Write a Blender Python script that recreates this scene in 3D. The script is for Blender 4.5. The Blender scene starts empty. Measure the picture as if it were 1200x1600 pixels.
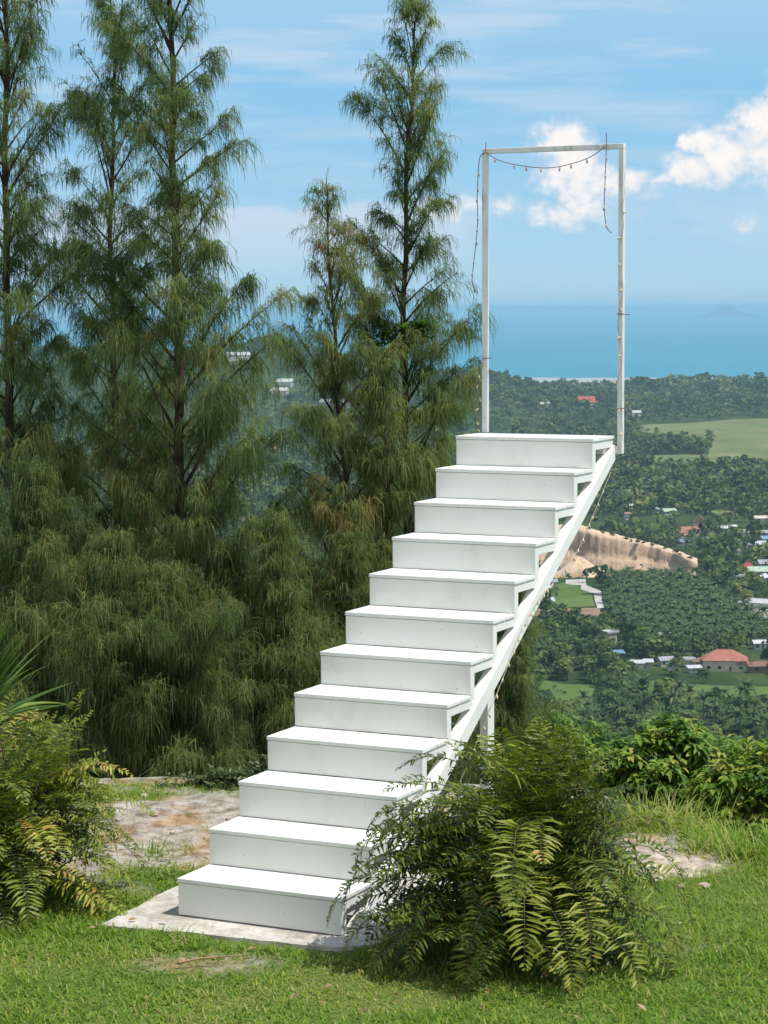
import bpy, math, random
import numpy as np
from mathutils import Vector, Matrix, Euler

# ------------------------------------------------------------------ camera, sky, sun, exposure
sc = bpy.context.scene
COL = sc.collection
F_PX, PITCH, ROLL, CAM_H = 3510.0, 0.0904, 0.0042, 3.315
cam_d = bpy.data.cameras.new('camera')
cam = bpy.data.objects.new('camera', cam_d); COL.objects.link(cam)
cam_d.sensor_fit = 'VERTICAL'; cam_d.sensor_height = 24.0
cam_d.lens = 24.0 * F_PX / 1600.0
cam_d.clip_start = 0.1; cam_d.clip_end = 2.0e6
cam.location = (0, 0, CAM_H)
cam.rotation_euler = (Matrix.Rotation(math.pi / 2 - PITCH, 3, 'X') @ Matrix.Rotation(-ROLL, 3, 'Z')).to_euler()
sc.camera = cam

SUN_EL = math.radians(63)
SUN_AZ = math.atan2(-0.40, 0.917)          # direction towards the sun in the ground plane: right and a little behind the camera
SUN_DIR = Vector((math.cos(SUN_AZ) * math.cos(SUN_EL), math.sin(SUN_AZ) * math.cos(SUN_EL), math.sin(SUN_EL)))
sun_d = bpy.data.lights.new('sun', 'SUN'); sun_d.energy = 4.0; sun_d.angle = math.radians(0.53); sun_d.color = (1, 0.95, 0.88)
sun = bpy.data.objects.new('sun', sun_d); COL.objects.link(sun)
sun.rotation_euler = SUN_DIR.to_track_quat('Z', 'Y').to_euler(); sun.location = (20, -10, 40)

sc.view_settings.view_transform = 'Standard'; sc.view_settings.look = 'None'
sc.view_settings.exposure = 0.2; sc.view_settings.gamma = 1.0
sc.cycles.max_bounces = 6; sc.cycles.diffuse_bounces = 3; sc.cycles.glossy_bounces = 2
sc.cycles.transmission_bounces = 3; sc.cycles.transparent_max_bounces = 6; sc.cycles.volume_bounces = 1
sc.cycles.sample_clamp_indirect = 6.0

SKY_STRENGTH = 0.145

def build_world():
    w = bpy.data.worlds.new('World'); sc.world = w; w.use_nodes = True
    nt = w.node_tree; N = nt.nodes; L = nt.links; N.clear()
    def lk(a, b): L.new(a, b)
    def val(x): return x
    def M(op, a, b=None, c=None, clamp=False):
        n = N.new('ShaderNodeMath'); n.operation = op; n.use_clamp = clamp
        for i, x in enumerate((a, b, c)):
            if x is None: continue
            if isinstance(x, (int, float)): n.inputs[i].default_value = x
            else: lk(x, n.inputs[i])
        return n.outputs[0]
    def smooth(x, lo, hi, tlo=0.0, thi=1.0):
        n = N.new('ShaderNodeMapRange'); n.interpolation_type = 'SMOOTHSTEP'
        lk(x, n.inputs[0]) ; n.inputs[1].default_value = lo; n.inputs[2].default_value = hi
        n.inputs[3].default_value = tlo; n.inputs[4].default_value = thi
        return n.outputs[0]
    def noise(vec, scale, detail, rough=0.55):
        n = N.new('ShaderNodeTexNoise'); n.inputs['Scale'].default_value = scale
        n.inputs['Detail'].default_value = detail; n.inputs['Roughness'].default_value = rough
        lk(vec, n.inputs['Vector']); return n.outputs['Fac']
    def comb(x, y, z):
        n = N.new('ShaderNodeCombineXYZ')
        for i, s in enumerate((x, y, z)):
            if isinstance(s, (int, float)): n.inputs[i].default_value = s
            else: lk(s, n.inputs[i])
        return n.outputs[0]
    sky = N.new('ShaderNodeTexSky'); sky.sky_type = 'NISHITA'; sky.sun_disc = False
    sky.sun_elevation = SUN_EL
    sky.sun_rotation = math.pi / 2 - SUN_AZ
    sky.altitude = 150; sky.air_density = 1.0; sky.dust_density = 0.35; sky.ozone_density = 2.0
    tc = N.new('ShaderNodeTexCoord'); sep = N.new('ShaderNodeSeparateXYZ'); lk(tc.outputs['Generated'], sep.inputs[0])
    X, Y, Z = sep.outputs
    # bearing and height in units of a hundredth of a radian
    az = M('MULTIPLY', M('ARCTAN2', X, Y), 100.0)
    el = M('MULTIPLY', M('ARCSINE', Z), 100.0)
    flat = comb(az, el, 0.0)
    def px(u): return (u - 600) / 35.1
    def py(v): return (482 - v) / 35.1
    # warped position for the billows
    n1 = N.new('ShaderNodeTexNoise'); n1.inputs['Scale'].default_value = 0.9; n1.inputs['Detail'].default_value = 6; n1.inputs['Roughness'].default_value = 0.6
    lk(flat, n1.inputs['Vector'])
    sc1 = N.new('ShaderNodeVectorMath'); sc1.operation = 'SUBTRACT'; lk(n1.outputs['Color'], sc1.inputs[0]); sc1.inputs[1].default_value = (0.5, 0.5, 0.5)
    sc2 = N.new('ShaderNodeVectorMath'); sc2.operation = 'MULTIPLY'; lk(sc1.outputs[0], sc2.inputs[0]); sc2.inputs[1].default_value = (1.7, 1.3, 0)
    sc3 = N.new('ShaderNodeVectorMath'); sc3.operation = 'ADD'; lk(sc2.outputs[0], sc3.inputs[0]); lk(flat, sc3.inputs[1])
    wsep = N.new('ShaderNodeSeparateXYZ'); lk(sc3.outputs[0], wsep.inputs[0])
    wa, we = wsep.outputs[0], wsep.outputs[1]
    puffs = [  # bearing px, height px, half width, half height, strength
        (878, 228, 38, 30, 1), (893, 262, 34, 34, 1), (872, 285, 34, 26, .8), (905, 305, 32, 30, .85), (942, 290, 44, 26, .85),
        (985, 288, 26, 18, .8), (915, 332, 34, 22, .8), (880, 346, 40, 16, .85), (838, 336, 22, 16, .7), (785, 326, 30, 16, .6),
        (738, 324, 40, 18, .6), (690, 330, 40, 22, .7), (1010, 305, 36, 10, .5),
        (1093, 232, 26, 24, 1), (1118, 258, 40, 32, 1), (1072, 272, 40, 22, .95), (1032, 291, 28, 8, .7), (1105, 285, 46, 12, .6),
        (1222, 158, 32, 34, .95), (1190, 208, 46, 40, .95), (1150, 232, 34, 26, .75), (1225, 240, 80, 50, .9), (1180, 275, 60, 22, .5), (1158, 357, 22, 11, .6), (1330, 200, 90, 90, 1), (1450, 300, 90, 60, .9),
        (1090, 368, 16, 5, .25)]
    acc = None; shade = None
    for (u, v, a, b, s) in puffs:
        dx = M('DIVIDE', M('SUBTRACT', wa, px(u)), a / 35.1 * 1.6)
        dy = M('DIVIDE', M('SUBTRACT', we, py(v)), b / 35.1 * 1.6)
        r2 = M('ADD', M('MULTIPLY', dx, dx), M('MULTIPLY', dy, dy))
        g = M('MULTIPLY', M('SUBTRACT', 1.0, r2, clamp=True), s)
        acc = g if acc is None else M('MAXIMUM', acc, g)
    fine = noise(flat, 1.7, 6, 0.52)
    dens = M('ADD', acc, M('MULTIPLY', M('SUBTRACT', fine, 0.5), 0.85))
    cum0 = smooth(dens, 0.10, 0.86)
    # long pale cloud bank low on the left
    bank_n = noise(comb(M('MULTIPLY', az, 0.35), M('MULTIPLY', el, 0.9), 3.0), 1.0, 5)
    top = M('ADD', 4.65, M('MULTIPLY', M('SUBTRACT', bank_n, 0.5), 1.8))
    edge = smooth(M('SUBTRACT', top, el), -0.05, 0.45)
    fade = smooth(el, 0.6, 4.2)
    left = M('SUBTRACT', 1.0, smooth(az, 2.2, 5.5))
    bank = M('MULTIPLY', M('MULTIPLY', edge, fade), M('MULTIPLY', left, 0.9)); cum = M('MAXIMUM', cum0, M('MULTIPLY', bank, 0.75))
    # cirrus streaks
    s1 = noise(comb(M('MULTIPLY', az, 0.09), M('ADD', M('MULTIPLY', el, 0.62), M('MULTIPLY', az, 0.018)), 0.0), 1.0, 4, 0.5)
    s2 = noise(comb(M('MULTIPLY', az, 0.22), M('ADD', M('MULTIPLY', el, 1.9), M('MULTIPLY', az, 0.03)), 5.0), 1.0, 5, 0.55)
    st = M('ADD', M('MULTIPLY', s1, 0.72), M('MULTIPLY', s2, 0.28))
    st = smooth(st, 0.40, 0.66)
    hi = smooth(el, 3.0, 13.0, 0.35, 0.85)
    st = M('MULTIPLY', st, hi)
    veil = smooth(el, 9.0, 13.5, 0.0, 0.35)
    rb = noise(comb(M('MULTIPLY', az, 0.28), M('MULTIPLY', el, 0.55), 9.0), 1.0, 6, 0.6)
    rbank = M('MULTIPLY', M('MULTIPLY', smooth(rb, 0.30, 0.56), smooth(az, 7.5, 12.0)), M('MULTIPLY', smooth(el, 1.5, 3.5), M('SUBTRACT', 0.5, smooth(el, 4.6, 6.2, 0.0, 0.5))))
    thin = M('MAXIMUM', M('MAXIMUM', st, rbank), M('MAXIMUM', bank, veil))
    # lit tops, cooler undersides
    base = N.new('ShaderNodeMix'); base.data_type = 'RGBA'
    lit = smooth(M('ADD', M('MULTIPLY', dens, 0.8), M('MULTIPLY', M('SUBTRACT', n1.outputs['Fac'], 0.5), 0.9)), 0.2, 0.85)
    base.inputs[6].default_value = (3.7, 4.4, 5.2, 1); base.inputs[7].default_value = (6.0, 5.8, 5.6, 1); lk(lit, base.inputs[0])
    # whole sky: the Sky Texture, a little veil, then clouds
    tint = N.new('ShaderNodeMix'); tint.data_type = 'RGBA'; tint.blend_type = 'MULTIPLY'; tint.inputs[0].default_value = 1.0
    lk(sky.outputs[0], tint.inputs[6]); tint.inputs[7].default_value = (0.95, 1.0, 1.0, 1)
    hz = N.new('ShaderNodeMix'); hz.data_type = 'RGBA'; lk(smooth(el, 14.0, 45.0, 0.88, 0.0), hz.inputs[0]); lk(tint.outputs[2], hz.inputs[6])
    lowc = N.new('ShaderNodeMix'); lowc.data_type = 'RGBA'; lk(smooth(el, -1.0, 9.0), lowc.inputs[0]); lowc.inputs[6].default_value = (2.25, 3.95, 5.25, 1); lowc.inputs[7].default_value = (1.42, 3.25, 5.0, 1)
    lk(lowc.outputs[2], hz.inputs[7])
    m1 = N.new('ShaderNodeMix'); m1.data_type = 'RGBA'; lk(thin, m1.inputs[0]); lk(hz.outputs[2], m1.inputs[6]); m1.inputs[7].default_value = (3.3, 4.25, 5.2, 1)
    m2 = N.new('ShaderNodeMix'); m2.data_type = 'RGBA'; lk(cum, m2.inputs[0]); lk(m1.outputs[2], m2.inputs[6]); lk(base.outputs[2], m2.inputs[7])
    bk = N.new('ShaderNodeMix'); bk.data_type = 'RGBA'; lk(M('MULTIPLY', smooth(M('MULTIPLY', Y, -1.0), 0.0, 0.6), M('ADD', 0.35, M('MULTIPLY', s1, 0.75), clamp=True)), bk.inputs[0]); lk(m2.outputs[2], bk.inputs[6]); bk.inputs[7].default_value = (4.3, 4.4, 4.5, 1); m2 = bk  # whiter sky added behind the camera for less blue fill on the risers
    bg = N.new('ShaderNodeBackground'); bg.inputs[1].default_value = SKY_STRENGTH; lk(m2.outputs[2], bg.inputs[0])
    out = N.new('ShaderNodeOutputWorld'); lk(bg.outputs[0], out.inputs[0])
    w.cycles.sampling_method = 'MANUAL'; w.cycles.sample_map_resolution = 1024
build_world()

# ------------------------------------------------------------------ helpers
rng = np.random.default_rng(7); random.seed(7)
PI = math.pi
def dir_px(px, py):
    X, U = px - 600.0, 800.0 - py; c, s = math.cos(ROLL), math.sin(ROLL)
    a, b = (c * X + s * U) / F_PX, (-s * X + c * U) / F_PX
    return np.array([a, math.cos(PITCH) + b * math.sin(PITCH), -math.sin(PITCH) + b * math.cos(PITCH)])
def at(px, py, Y):
    d = dir_px(px, py); return np.array([0, 0, CAM_H]) + d * (Y / d[1])
def on_z(px, py, z):
    d = dir_px(px, py); return np.array([0, 0, CAM_H]) + d * ((z - CAM_H) / d[2])
def to_px(P):
    P = np.atleast_2d(P); x, y, z = P[:, 0], P[:, 1], P[:, 2] - CAM_H
    d = y * math.cos(PITCH) - z * math.sin(PITCH); u = y * math.sin(PITCH) + z * math.cos(PITCH)
    px, py = F_PX * x / d, F_PX * u / d; c, s = math.cos(ROLL), math.sin(ROLL)
    return 600 + c * px - s * py, 800 - (s * px + c * py)
def sstep(x, a, b):
    t = np.clip((x - a) / (b - a), 0, 1); return t * t * (3 - 2 * t)

def vnoise(x, y, seed=0):
    xi, yi = np.floor(x).astype(np.int64), np.floor(y).astype(np.int64); fx, fy = x - xi, y - yi
    fx, fy = fx * fx * (3 - 2 * fx), fy * fy * (3 - 2 * fy)
    def h(i, j):
        n = (i * 374761393 + j * 668265263 + seed * 974634777) & 0x7fffffff
        n = ((n ^ (n >> 13)) * 1274126177) & 0x7fffffff
        return ((n ^ (n >> 16)) & 0xffff) / 65535.0
    return (h(xi, yi) * (1 - fx) + h(xi + 1, yi) * fx) * (1 - fy) + (h(xi, yi + 1) * (1 - fx) + h(xi + 1, yi + 1) * fx) * fy
def fbm(x, y, seed=0, o=4):
    s, a, t = 0, 0.5, 0
    for k in range(o):
        s = s + a * vnoise(x * 2 ** k, y * 2 ** k, seed + k); t += a; a *= .5
    return s / t

def link(name, me, mats=None, parent=None, smooth=False):
    o = bpy.data.objects.new(name, me); COL.objects.link(o)
    if mats:
        for m in (mats if isinstance(mats, (list, tuple)) else [mats]): me.materials.append(m)
    if parent is not None: o.parent = parent
    if smooth: me.polygons.foreach_set('use_smooth', np.ones(len(me.polygons), bool))
    return o
def np_mesh(name, V, Q, tint=None, midx=None):
    """V (n,3), Q (m,4) quads, or a list of such arrays with 3 or 4 columns"""
    V = np.asarray(V, np.float32); Qs = Q if isinstance(Q, list) else [Q]
    me = bpy.data.meshes.new(name)
    me.vertices.add(len(V)); me.vertices.foreach_set('co', V.ravel())
    idx = np.concatenate([np.asarray(q, np.int32).ravel() for q in Qs])
    cnt = np.concatenate([np.full(len(q), np.asarray(q).shape[1], np.int32) for q in Qs])
    st = np.concatenate([[0], np.cumsum(cnt)[:-1]]).astype(np.int32)
    me.loops.add(len(idx)); me.loops.foreach_set('vertex_index', idx)
    me.polygons.add(len(cnt)); me.polygons.foreach_set('loop_start', st); me.polygons.foreach_set('loop_total', cnt)
    if midx is not None: me.polygons.foreach_set('material_index', np.asarray(midx, np.int32))
    if tint is not None:
        a = me.attributes.new('tint', 'FLOAT', 'POINT'); a.data.foreach_set('value', np.asarray(tint, np.float32))
    me.update(calc_edges=True); return me

class MB:
    """collects boxes, prisms and tubes for one mesh"""
    def __init__(s): s.V = []; s.F = []; s.mi = []; s.m = 0
    def add(s, V, F):
        b = len(s.V); s.V += [tuple(v) for v in V]; s.F += [[i + b for i in f] for f in F]; s.mi += [s.m] * len(F)
    def box(s, lo, hi):
        (a, b, c), (d, e, f) = lo, hi
        s.add([(a, b, c), (d, b, c), (d, e, c), (a, e, c), (a, b, f), (d, b, f), (d, e, f), (a, e, f)],
              [(0, 3, 2, 1), (4, 5, 6, 7), (0, 1, 5, 4), (1, 2, 6, 5), (2, 3, 7, 6), (3, 0, 4, 7)])
    def prism(s, poly, axis, lo, hi):
        """polygon (u,v) extruded along an axis: axis 0 -> (x, u, v); 1 -> (u, y, v); 2 -> (u, v, z)"""
        def mk(u, v, w): return (w, u, v) if axis == 0 else ((u, w, v) if axis == 1 else (u, v, w))
        n = len(poly); V = [mk(u, v, lo) for u, v in poly] + [mk(u, v, hi) for u, v in poly]
        s.add(V, [tuple(range(n))[::-1], tuple(range(n, 2 * n))] + [(i, (i + 1) % n, n + (i + 1) % n, n + i) for i in range(n)])
    def tube(s, pts, rad, seg=6, cap=True):
        pts = [Vector(p) for p in pts]; n = len(pts)
        if not hasattr(rad, '__len__'): rad = [rad] * n
        V = []; F = []; u = None
        for i, p in enumerate(pts):
            t = (pts[min(i + 1, n - 1)] - pts[max(i - 1, 0)]).normalized()
            if u is None: u = t.orthogonal().normalized()
            u = (u - t * u.dot(t)); u = u.normalized() if u.length > 1e-6 else t.orthogonal().normalized()
            w = t.cross(u)
            for k in range(seg):
                a = 2 * PI * k / seg; V.append(p + (u * math.cos(a) + w * math.sin(a)) * rad[i])
        for i in range(n - 1):
            for k in range(seg): F.append((i * seg + k, i * seg + (k + 1) % seg, (i + 1) * seg + (k + 1) % seg, (i + 1) * seg + k))
        if cap: F += [tuple(range(seg))[::-1], tuple(range((n - 1) * seg, n * seg))]
        s.add(V, F)
    def build(s, name, mats, parent=None, bevel=0, smooth=False):
        me = bpy.data.meshes.new(name); me.from_pydata(s.V, [], s.F); me.update()
        if s.mi and max(s.mi): me.polygons.foreach_set('material_index', s.mi)
        o = link(name, me, mats, parent, smooth)
        if bevel:
            b = o.modifiers.new('bevel', 'BEVEL'); b.width = bevel; b.segments = 2; b.limit_method = 'ANGLE'
        return o
def tag(o, label=None, cat=None, group=None, kind=None):
    for k, v in (('label', label), ('category', cat), ('group', group), ('kind', kind)):
        if v: o[k] = v
    return o
def empty(name, loc=(0, 0, 0), rz=0, label=None, cat=None, group=None):
    o = bpy.data.objects.new(name, None); COL.objects.link(o); o.location = loc; o.rotation_euler = (0, 0, rz)
    o.empty_display_size = .2
    return tag(o, label, cat, group)
def copy_tree(o, parent=None):
    c = o.copy(); COL.objects.link(c)
    if parent is not None: c.parent = parent
    for ch in list(o.children): copy_tree(ch, c)
    return c

# ------------------------------------------------------------------ materials
def new_mat(name):
    m = bpy.data.materials.new(name); m.use_nodes = True; nt = m.node_tree; nt.nodes.clear()
    out = nt.nodes.new('ShaderNodeOutputMaterial'); return m, nt, out
def ramp(nt, fac, stops):
    r = nt.nodes.new('ShaderNodeValToRGB'); nt.links.new(fac, r.inputs[0]); e = r.color_ramp.elements
    while len(e) < len(stops): e.new(0.5)
    for i, (p, c) in enumerate(stops): e[i].position = p; e[i].color = (*c, 1)
    return r.outputs[0]
def tex_noise(nt, scale, detail=4, rough=.55, coord='Object', vscale=None):
    tc = nt.nodes.new('ShaderNodeTexCoord'); v = tc.outputs['Object' if coord == 'World' else coord]
    if coord == 'World':
        g = nt.nodes.new('ShaderNodeNewGeometry'); v = g.outputs['Position']
    if vscale:
        mp = nt.nodes.new('ShaderNodeMapping'); mp.inputs['Scale'].default_value = vscale; nt.links.new(v, mp.inputs[0]); v = mp.outputs[0]
    n = nt.nodes.new('ShaderNodeTexNoise'); n.inputs['Scale'].default_value = scale; n.inputs['Detail'].default_value = detail
    n.inputs['Roughness'].default_value = rough; nt.links.new(v, n.inputs['Vector']); return n.outputs['Fac']
def bump(nt, h, strength, dist):
    b = nt.nodes.new('ShaderNodeBump'); b.inputs['Strength'].default_value = strength; b.inputs['Distance'].default_value = dist
    nt.links.new(h, b.inputs['Height']); return b.outputs[0]
def leaf_mat(name, stops, trans=0.35, gloss=0.12, rough=.45):
    m, nt, out = new_mat(name); N = nt.nodes; L = nt.links
    a = N.new('ShaderNodeAttribute'); a.attribute_name = 'tint'
    col = ramp(nt, a.outputs['Fac'], stops)
    d = N.new('ShaderNodeBsdfPrincipled'); L.new(col, d.inputs['Base Color']); d.inputs['Roughness'].default_value = rough
    d.inputs['Specular IOR Level'].default_value = gloss * 2
    t = N.new('ShaderNodeBsdfTranslucent'); br = N.new('ShaderNodeMix'); br.data_type = 'RGBA'; br.blend_type = 'MULTIPLY'
    br.inputs[0].default_value = 1; L.new(col, br.inputs[6]); br.inputs[7].default_value = (1.5, 1.6, .8, 1); L.new(br.outputs[2], t.inputs[0])
    mx = N.new('ShaderNodeMixShader'); mx.inputs[0].default_value = trans; L.new(d.outputs[0], mx.inputs[1]); L.new(t.outputs[0], mx.inputs[2])
    L.new(mx.outputs[0], out.inputs[0]); return m
def plain(name, col, rough=.7, var=.15, scale=3.0, spec=.3, coord='Object', bmp=0):
    m, nt, out = new_mat(name); b = nt.nodes.new('ShaderNodeBsdfPrincipled')
    f = tex_noise(nt, scale, 5, .6, coord)
    lo = tuple(max(0, c * (1 - var)) for c in col); hi = tuple(min(1, c * (1 + var)) for c in col)
    nt.links.new(ramp(nt, f, [(.3, lo), (.7, hi)]), b.inputs['Base Color']); b.inputs['Roughness'].default_value = rough
    b.inputs['Specular IOR Level'].default_value = spec
    if bmp: nt.links.new(bump(nt, f, bmp, .01), b.inputs['Normal'])
    nt.links.new(b.outputs[0], out.inputs[0]); return m
def paint_white():
    m, nt, out = new_mat('white_painted_wood'); b = nt.nodes.new('ShaderNodeBsdfPrincipled'); L = nt.links
    g = tex_noise(nt, 30, 4, .6, 'Object', (1, 12, 12))        # grain runs along the boards
    d = tex_noise(nt, 2.3, 6, .65, 'World')
    sp = tex_noise(nt, 38, 2, .5, 'World')
    mx = nt.nodes.new('ShaderNodeMath'); mx.operation = 'MULTIPLY'; L.new(d, mx.inputs[0]); L.new(g, mx.inputs[1])
    c1 = ramp(nt, d, [(.22, (.62, .595, .53)), (.36, (.745, .735, .69)), (.5, (.79, .785, .745)), (1, (.82, .815, .78))])
    c2 = ramp(nt, sp, [(.22, (.45, .42, .37)), (.27, (1, 1, 1)), (1, (1, 1, 1))])
    mu = nt.nodes.new('ShaderNodeMix'); mu.data_type = 'RGBA'; mu.blend_type = 'MULTIPLY'; mu.inputs[0].default_value = .6
    L.new(c1, mu.inputs[6]); L.new(c2, mu.inputs[7]); L.new(mu.outputs[2], b.inputs['Base Color'])
    b.inputs['Roughness'].default_value = .5; b.inputs['Specular IOR Level'].default_value = .35
    L.new(bump(nt, g, .25, .002), b.inputs['Normal']); L.new(b.outputs[0], out.inputs[0]); return m
WHITE = paint_white()
def frame_paint():
    m, nt, out = new_mat('white_painted_steel_with_rust'); b = nt.nodes.new('ShaderNodeBsdfPrincipled'); L = nt.links
    r = tex_noise(nt, 5, 6, .7, 'World', (3, 3, .8))
    L.new(ramp(nt, r, [(.28, (.24, .15, .12)), (.36, (.52, .45, .42)), (.44, (.72, .69, .66)), (.58, (.79, .78, .76)), (1, (.82, .81, .79))]), b.inputs['Base Color'])
    b.inputs['Roughness'].default_value = .45; L.new(b.outputs[0], out.inputs[0]); return m
FRAME = frame_paint()
BARK = plain('casuarina_bark', (.060, .042, .032), .9, .45, 9, .1, 'World', .5)
TWIG = plain('grey_twig', (.10, .08, .06), .9, .3, 9, .1)
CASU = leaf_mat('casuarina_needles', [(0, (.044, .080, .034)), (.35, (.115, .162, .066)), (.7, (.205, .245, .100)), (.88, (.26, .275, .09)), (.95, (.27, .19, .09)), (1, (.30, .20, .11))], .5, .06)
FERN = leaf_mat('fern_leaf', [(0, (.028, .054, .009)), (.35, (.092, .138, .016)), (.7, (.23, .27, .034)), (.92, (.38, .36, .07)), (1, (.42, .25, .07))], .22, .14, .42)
BROAD = leaf_mat('shrub_leaf', [(0, (.035, .085, .015)), (.5, (.10, .195, .026)), (.85, (.22, .32, .042)), (1, (.36, .37, .08))], .32, .15, .45)
GRASS = leaf_mat('grass_blade', [(0, (.065, .145, .018)), (.45, (.160, .275, .034)), (.8, (.31, .40, .07)), (.92, (.43, .38, .15)), (1, (.38, .31, .16))], .38, .08)
FAR_LEAF = leaf_mat('valley_foliage', [(0, (.036, .064, .022)), (.4, (.080, .122, .038)), (.75, (.135, .178, .052)), (1, (.23, .245, .076))], .22, .03)
PALM_LEAF = leaf_mat('palm_foliage', [(0, (.032, .064, .026)), (.6, (.074, .120, .040)), (1, (.20, .215, .075))], .2, .06)
STRAP = leaf_mat('strap_leaf', [(0, (.04, .09, .015)), (.6, (.10, .19, .03)), (1, (.22, .30, .06))], .3, .3, .4)

# ------------------------------------------------------------------ ground
ST = dict(x=-1.137, y=12.085, th=.4458, r1=.2095, r=.2024, t=.3456)
AX = np.array([math.sin(ST['th']), math.cos(ST['th'])]); RT = np.array([math.cos(ST['th']), -math.sin(ST['th'])])
def st_pt(side, a, z):
    p = np.array([ST['x'], ST['y']]) + RT * side + AX * a; return np.array([p[0], p[1], z])
def st_local(x, y):
    dx, dy = x - ST['x'], y - ST['y']; return dx * RT[0] + dy * RT[1], dx * AX[0] + dy * AX[1]

VALLEY_Z = -150.0
def edge_y(x):
    return 15.5 - 1.75 * sstep(x, .9, 2.3) + .5 * (vnoise(x * 1.3 + 9, x * 0 + 3, 4) - .5)
def H_near(x, y):
    z = -.020 + .03 * (fbm(x * .7, y * .7, 3) - .5)
    z = z + np.where(y < 9.2, (9.2 - y) * .185, 0)
    e = edge_y(x); d = np.maximum(y - e, 0)
    z = z - (.55 * d - .30 * (1 - np.exp(-d / .55))) * (d > 0)
    # rocky rise at the left rim
    z = z + .07 * np.exp(-((x + 1.5) / .9) ** 2 - ((y - 14.6) / .6) ** 2)
    return z
HILLS = [(-430, 3350, 240, 330, 88), (-150, 3450, 150, 280, 92), (-760, 3100, 260, 400, 98), (130, 3750, 130, 240, 50), (40, 3300, 120, 200, 45), (-1300, 3000, 420, 500, 120),
         (-30, 1560, 70, 60, 10)]
def H_far(x, y):
    d = np.hypot(x, y)
    s = np.clip((d - 15.5) / 400.0, 0, 1)
    hill = -2.2 - (148) * (1 - (1 - s) ** 1.75)
    z = np.where(d < 415.5, hill, VALLEY_Z)
    for (hx, hy, sx, sy, hh) in HILLS:
        z = z + .80 * hh * np.exp(-((x - hx) / sx) ** 2 - ((y - hy) / sy) ** 2) * (d > 600)
    z = z + (fbm(x * .004, y * .004, 11) - .5) * 5 * sstep(d, 900, 1500) * sstep(z, VALLEY_Z + 3, VALLEY_Z + 40)
    z = z - 6 * sstep(d, 4430, 4600)
    return z
def quad_grid(nu, nv):
    i = np.arange((nu - 1) * (nv - 1)); r, c = i // (nv - 1), i % (nv - 1); b = r * nv + c
    return np.stack([b, b + nv, b + nv + 1, b + 1], 1)

def soil_mat():
    m, nt, out = new_mat('lawn_soil'); N, L = nt.nodes, nt.links; b = N.new('ShaderNodeBsdfPrincipled')
    at_ = N.new('ShaderNodeAttribute'); at_.attribute_name = 'tint'
    n1 = tex_noise(nt, 9, 6, .65, 'World'); n2 = tex_noise(nt, 55, 4, .6, 'World'); n3 = tex_noise(nt, 2.2, 5, .6, 'World')
    turf = ramp(nt, n2, [(.3, (.07, .12, .025)), (.52, (.13, .19, .04)), (.72, (.22, .20, .08))])
    earth = ramp(nt, n1, [(.26, (.13, .10, .075)), (.42, (.30, .255, .20)), (.55, (.46, .42, .36)), (.74, (.62, .58, .51))])
    orange = ramp(nt, n3, [(.50, (1, 1, 1)), (.64, (1.0, .74, .50))])
    mu = N.new('ShaderNodeMix'); mu.data_type = 'RGBA'; mu.blend_type = 'MULTIPLY'; mu.inputs[0].default_value = 1; L.new(earth, mu.inputs[6]); L.new(orange, mu.inputs[7])
    mx = N.new('ShaderNodeMix'); mx.data_type = 'RGBA'; L.new(at_.outputs['Fac'], mx.inputs[0]); L.new(turf, mx.inputs[6]); L.new(mu.outputs[2], mx.inputs[7])
    L.new(mx.outputs[2], b.inputs['Base Color']); b.inputs['Roughness'].default_value = .95; b.inputs['Specular IOR Level'].default_value = .1
    ad = N.new('ShaderNodeMath'); ad.operation = 'ADD'; L.new(n1, ad.inputs[0]); L.new(n2, ad.inputs[1])
    L.new(bump(nt, ad.outputs[0], .8, .03), b.inputs['Normal']); L.new(b.outputs[0], out.inputs[0]); return m
def dirt_mask(x, y):
    """1 where the ground is bare earth and stone, 0 where it is turf"""
    n = fbm(x * 1.6, y * 1.6, 21) - .5
    d1 = 1 - sstep(np.hypot((x + 1.25) / 1.15, (y - 14.15) / 1.55) + n * 1.1, .75, 1.05)
    d2 = 1 - sstep(np.hypot((x - 1.75) / .62, (y - 13.55) / .62) + n * .8, .7, 1.0)
    sd, a = st_local(x, y)
    d3 = (1 - sstep(np.abs(sd - .4) + n * .8, .6, .95)) * sstep(a + n, 1.0, 1.5)
    d4 = .55 * (1 - sstep(np.hypot((x + .98) / .42, (y - 11.25) / .22) + n * 1.3, .5, 1.0))
    d5 = .4 * (1 - sstep(np.hypot((x - 1.65) / .35, (y - 11.6) / .3) + n * 1.6, .4, 1.0))
    d6 = sstep(y - edge_y(x) , -.5, .1) * (x < 1) * .8
    return np.clip(np.maximum.reduce([d1, d2, d3, d4, d5, d6]), 0, 1)
def build_ground():
    xs = np.linspace(-11, 11, 260); ys = np.linspace(-2, 27, 330)
    X, Y = np.meshgrid(xs, ys, indexing='ij'); Z = H_near(X, Y)
    m = dirt_mask(X, Y); Z = Z + m * .035 * (fbm(X * 5, Y * 5, 31) - .5) * 2
    V = np.stack([X, Y, Z], -1).reshape(-1, 3)
    tag(link('ground', np_mesh('ground', V, quad_grid(260, 330), m.ravel()), soil_mat(), smooth=True), kind='structure')
build_ground()

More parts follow.
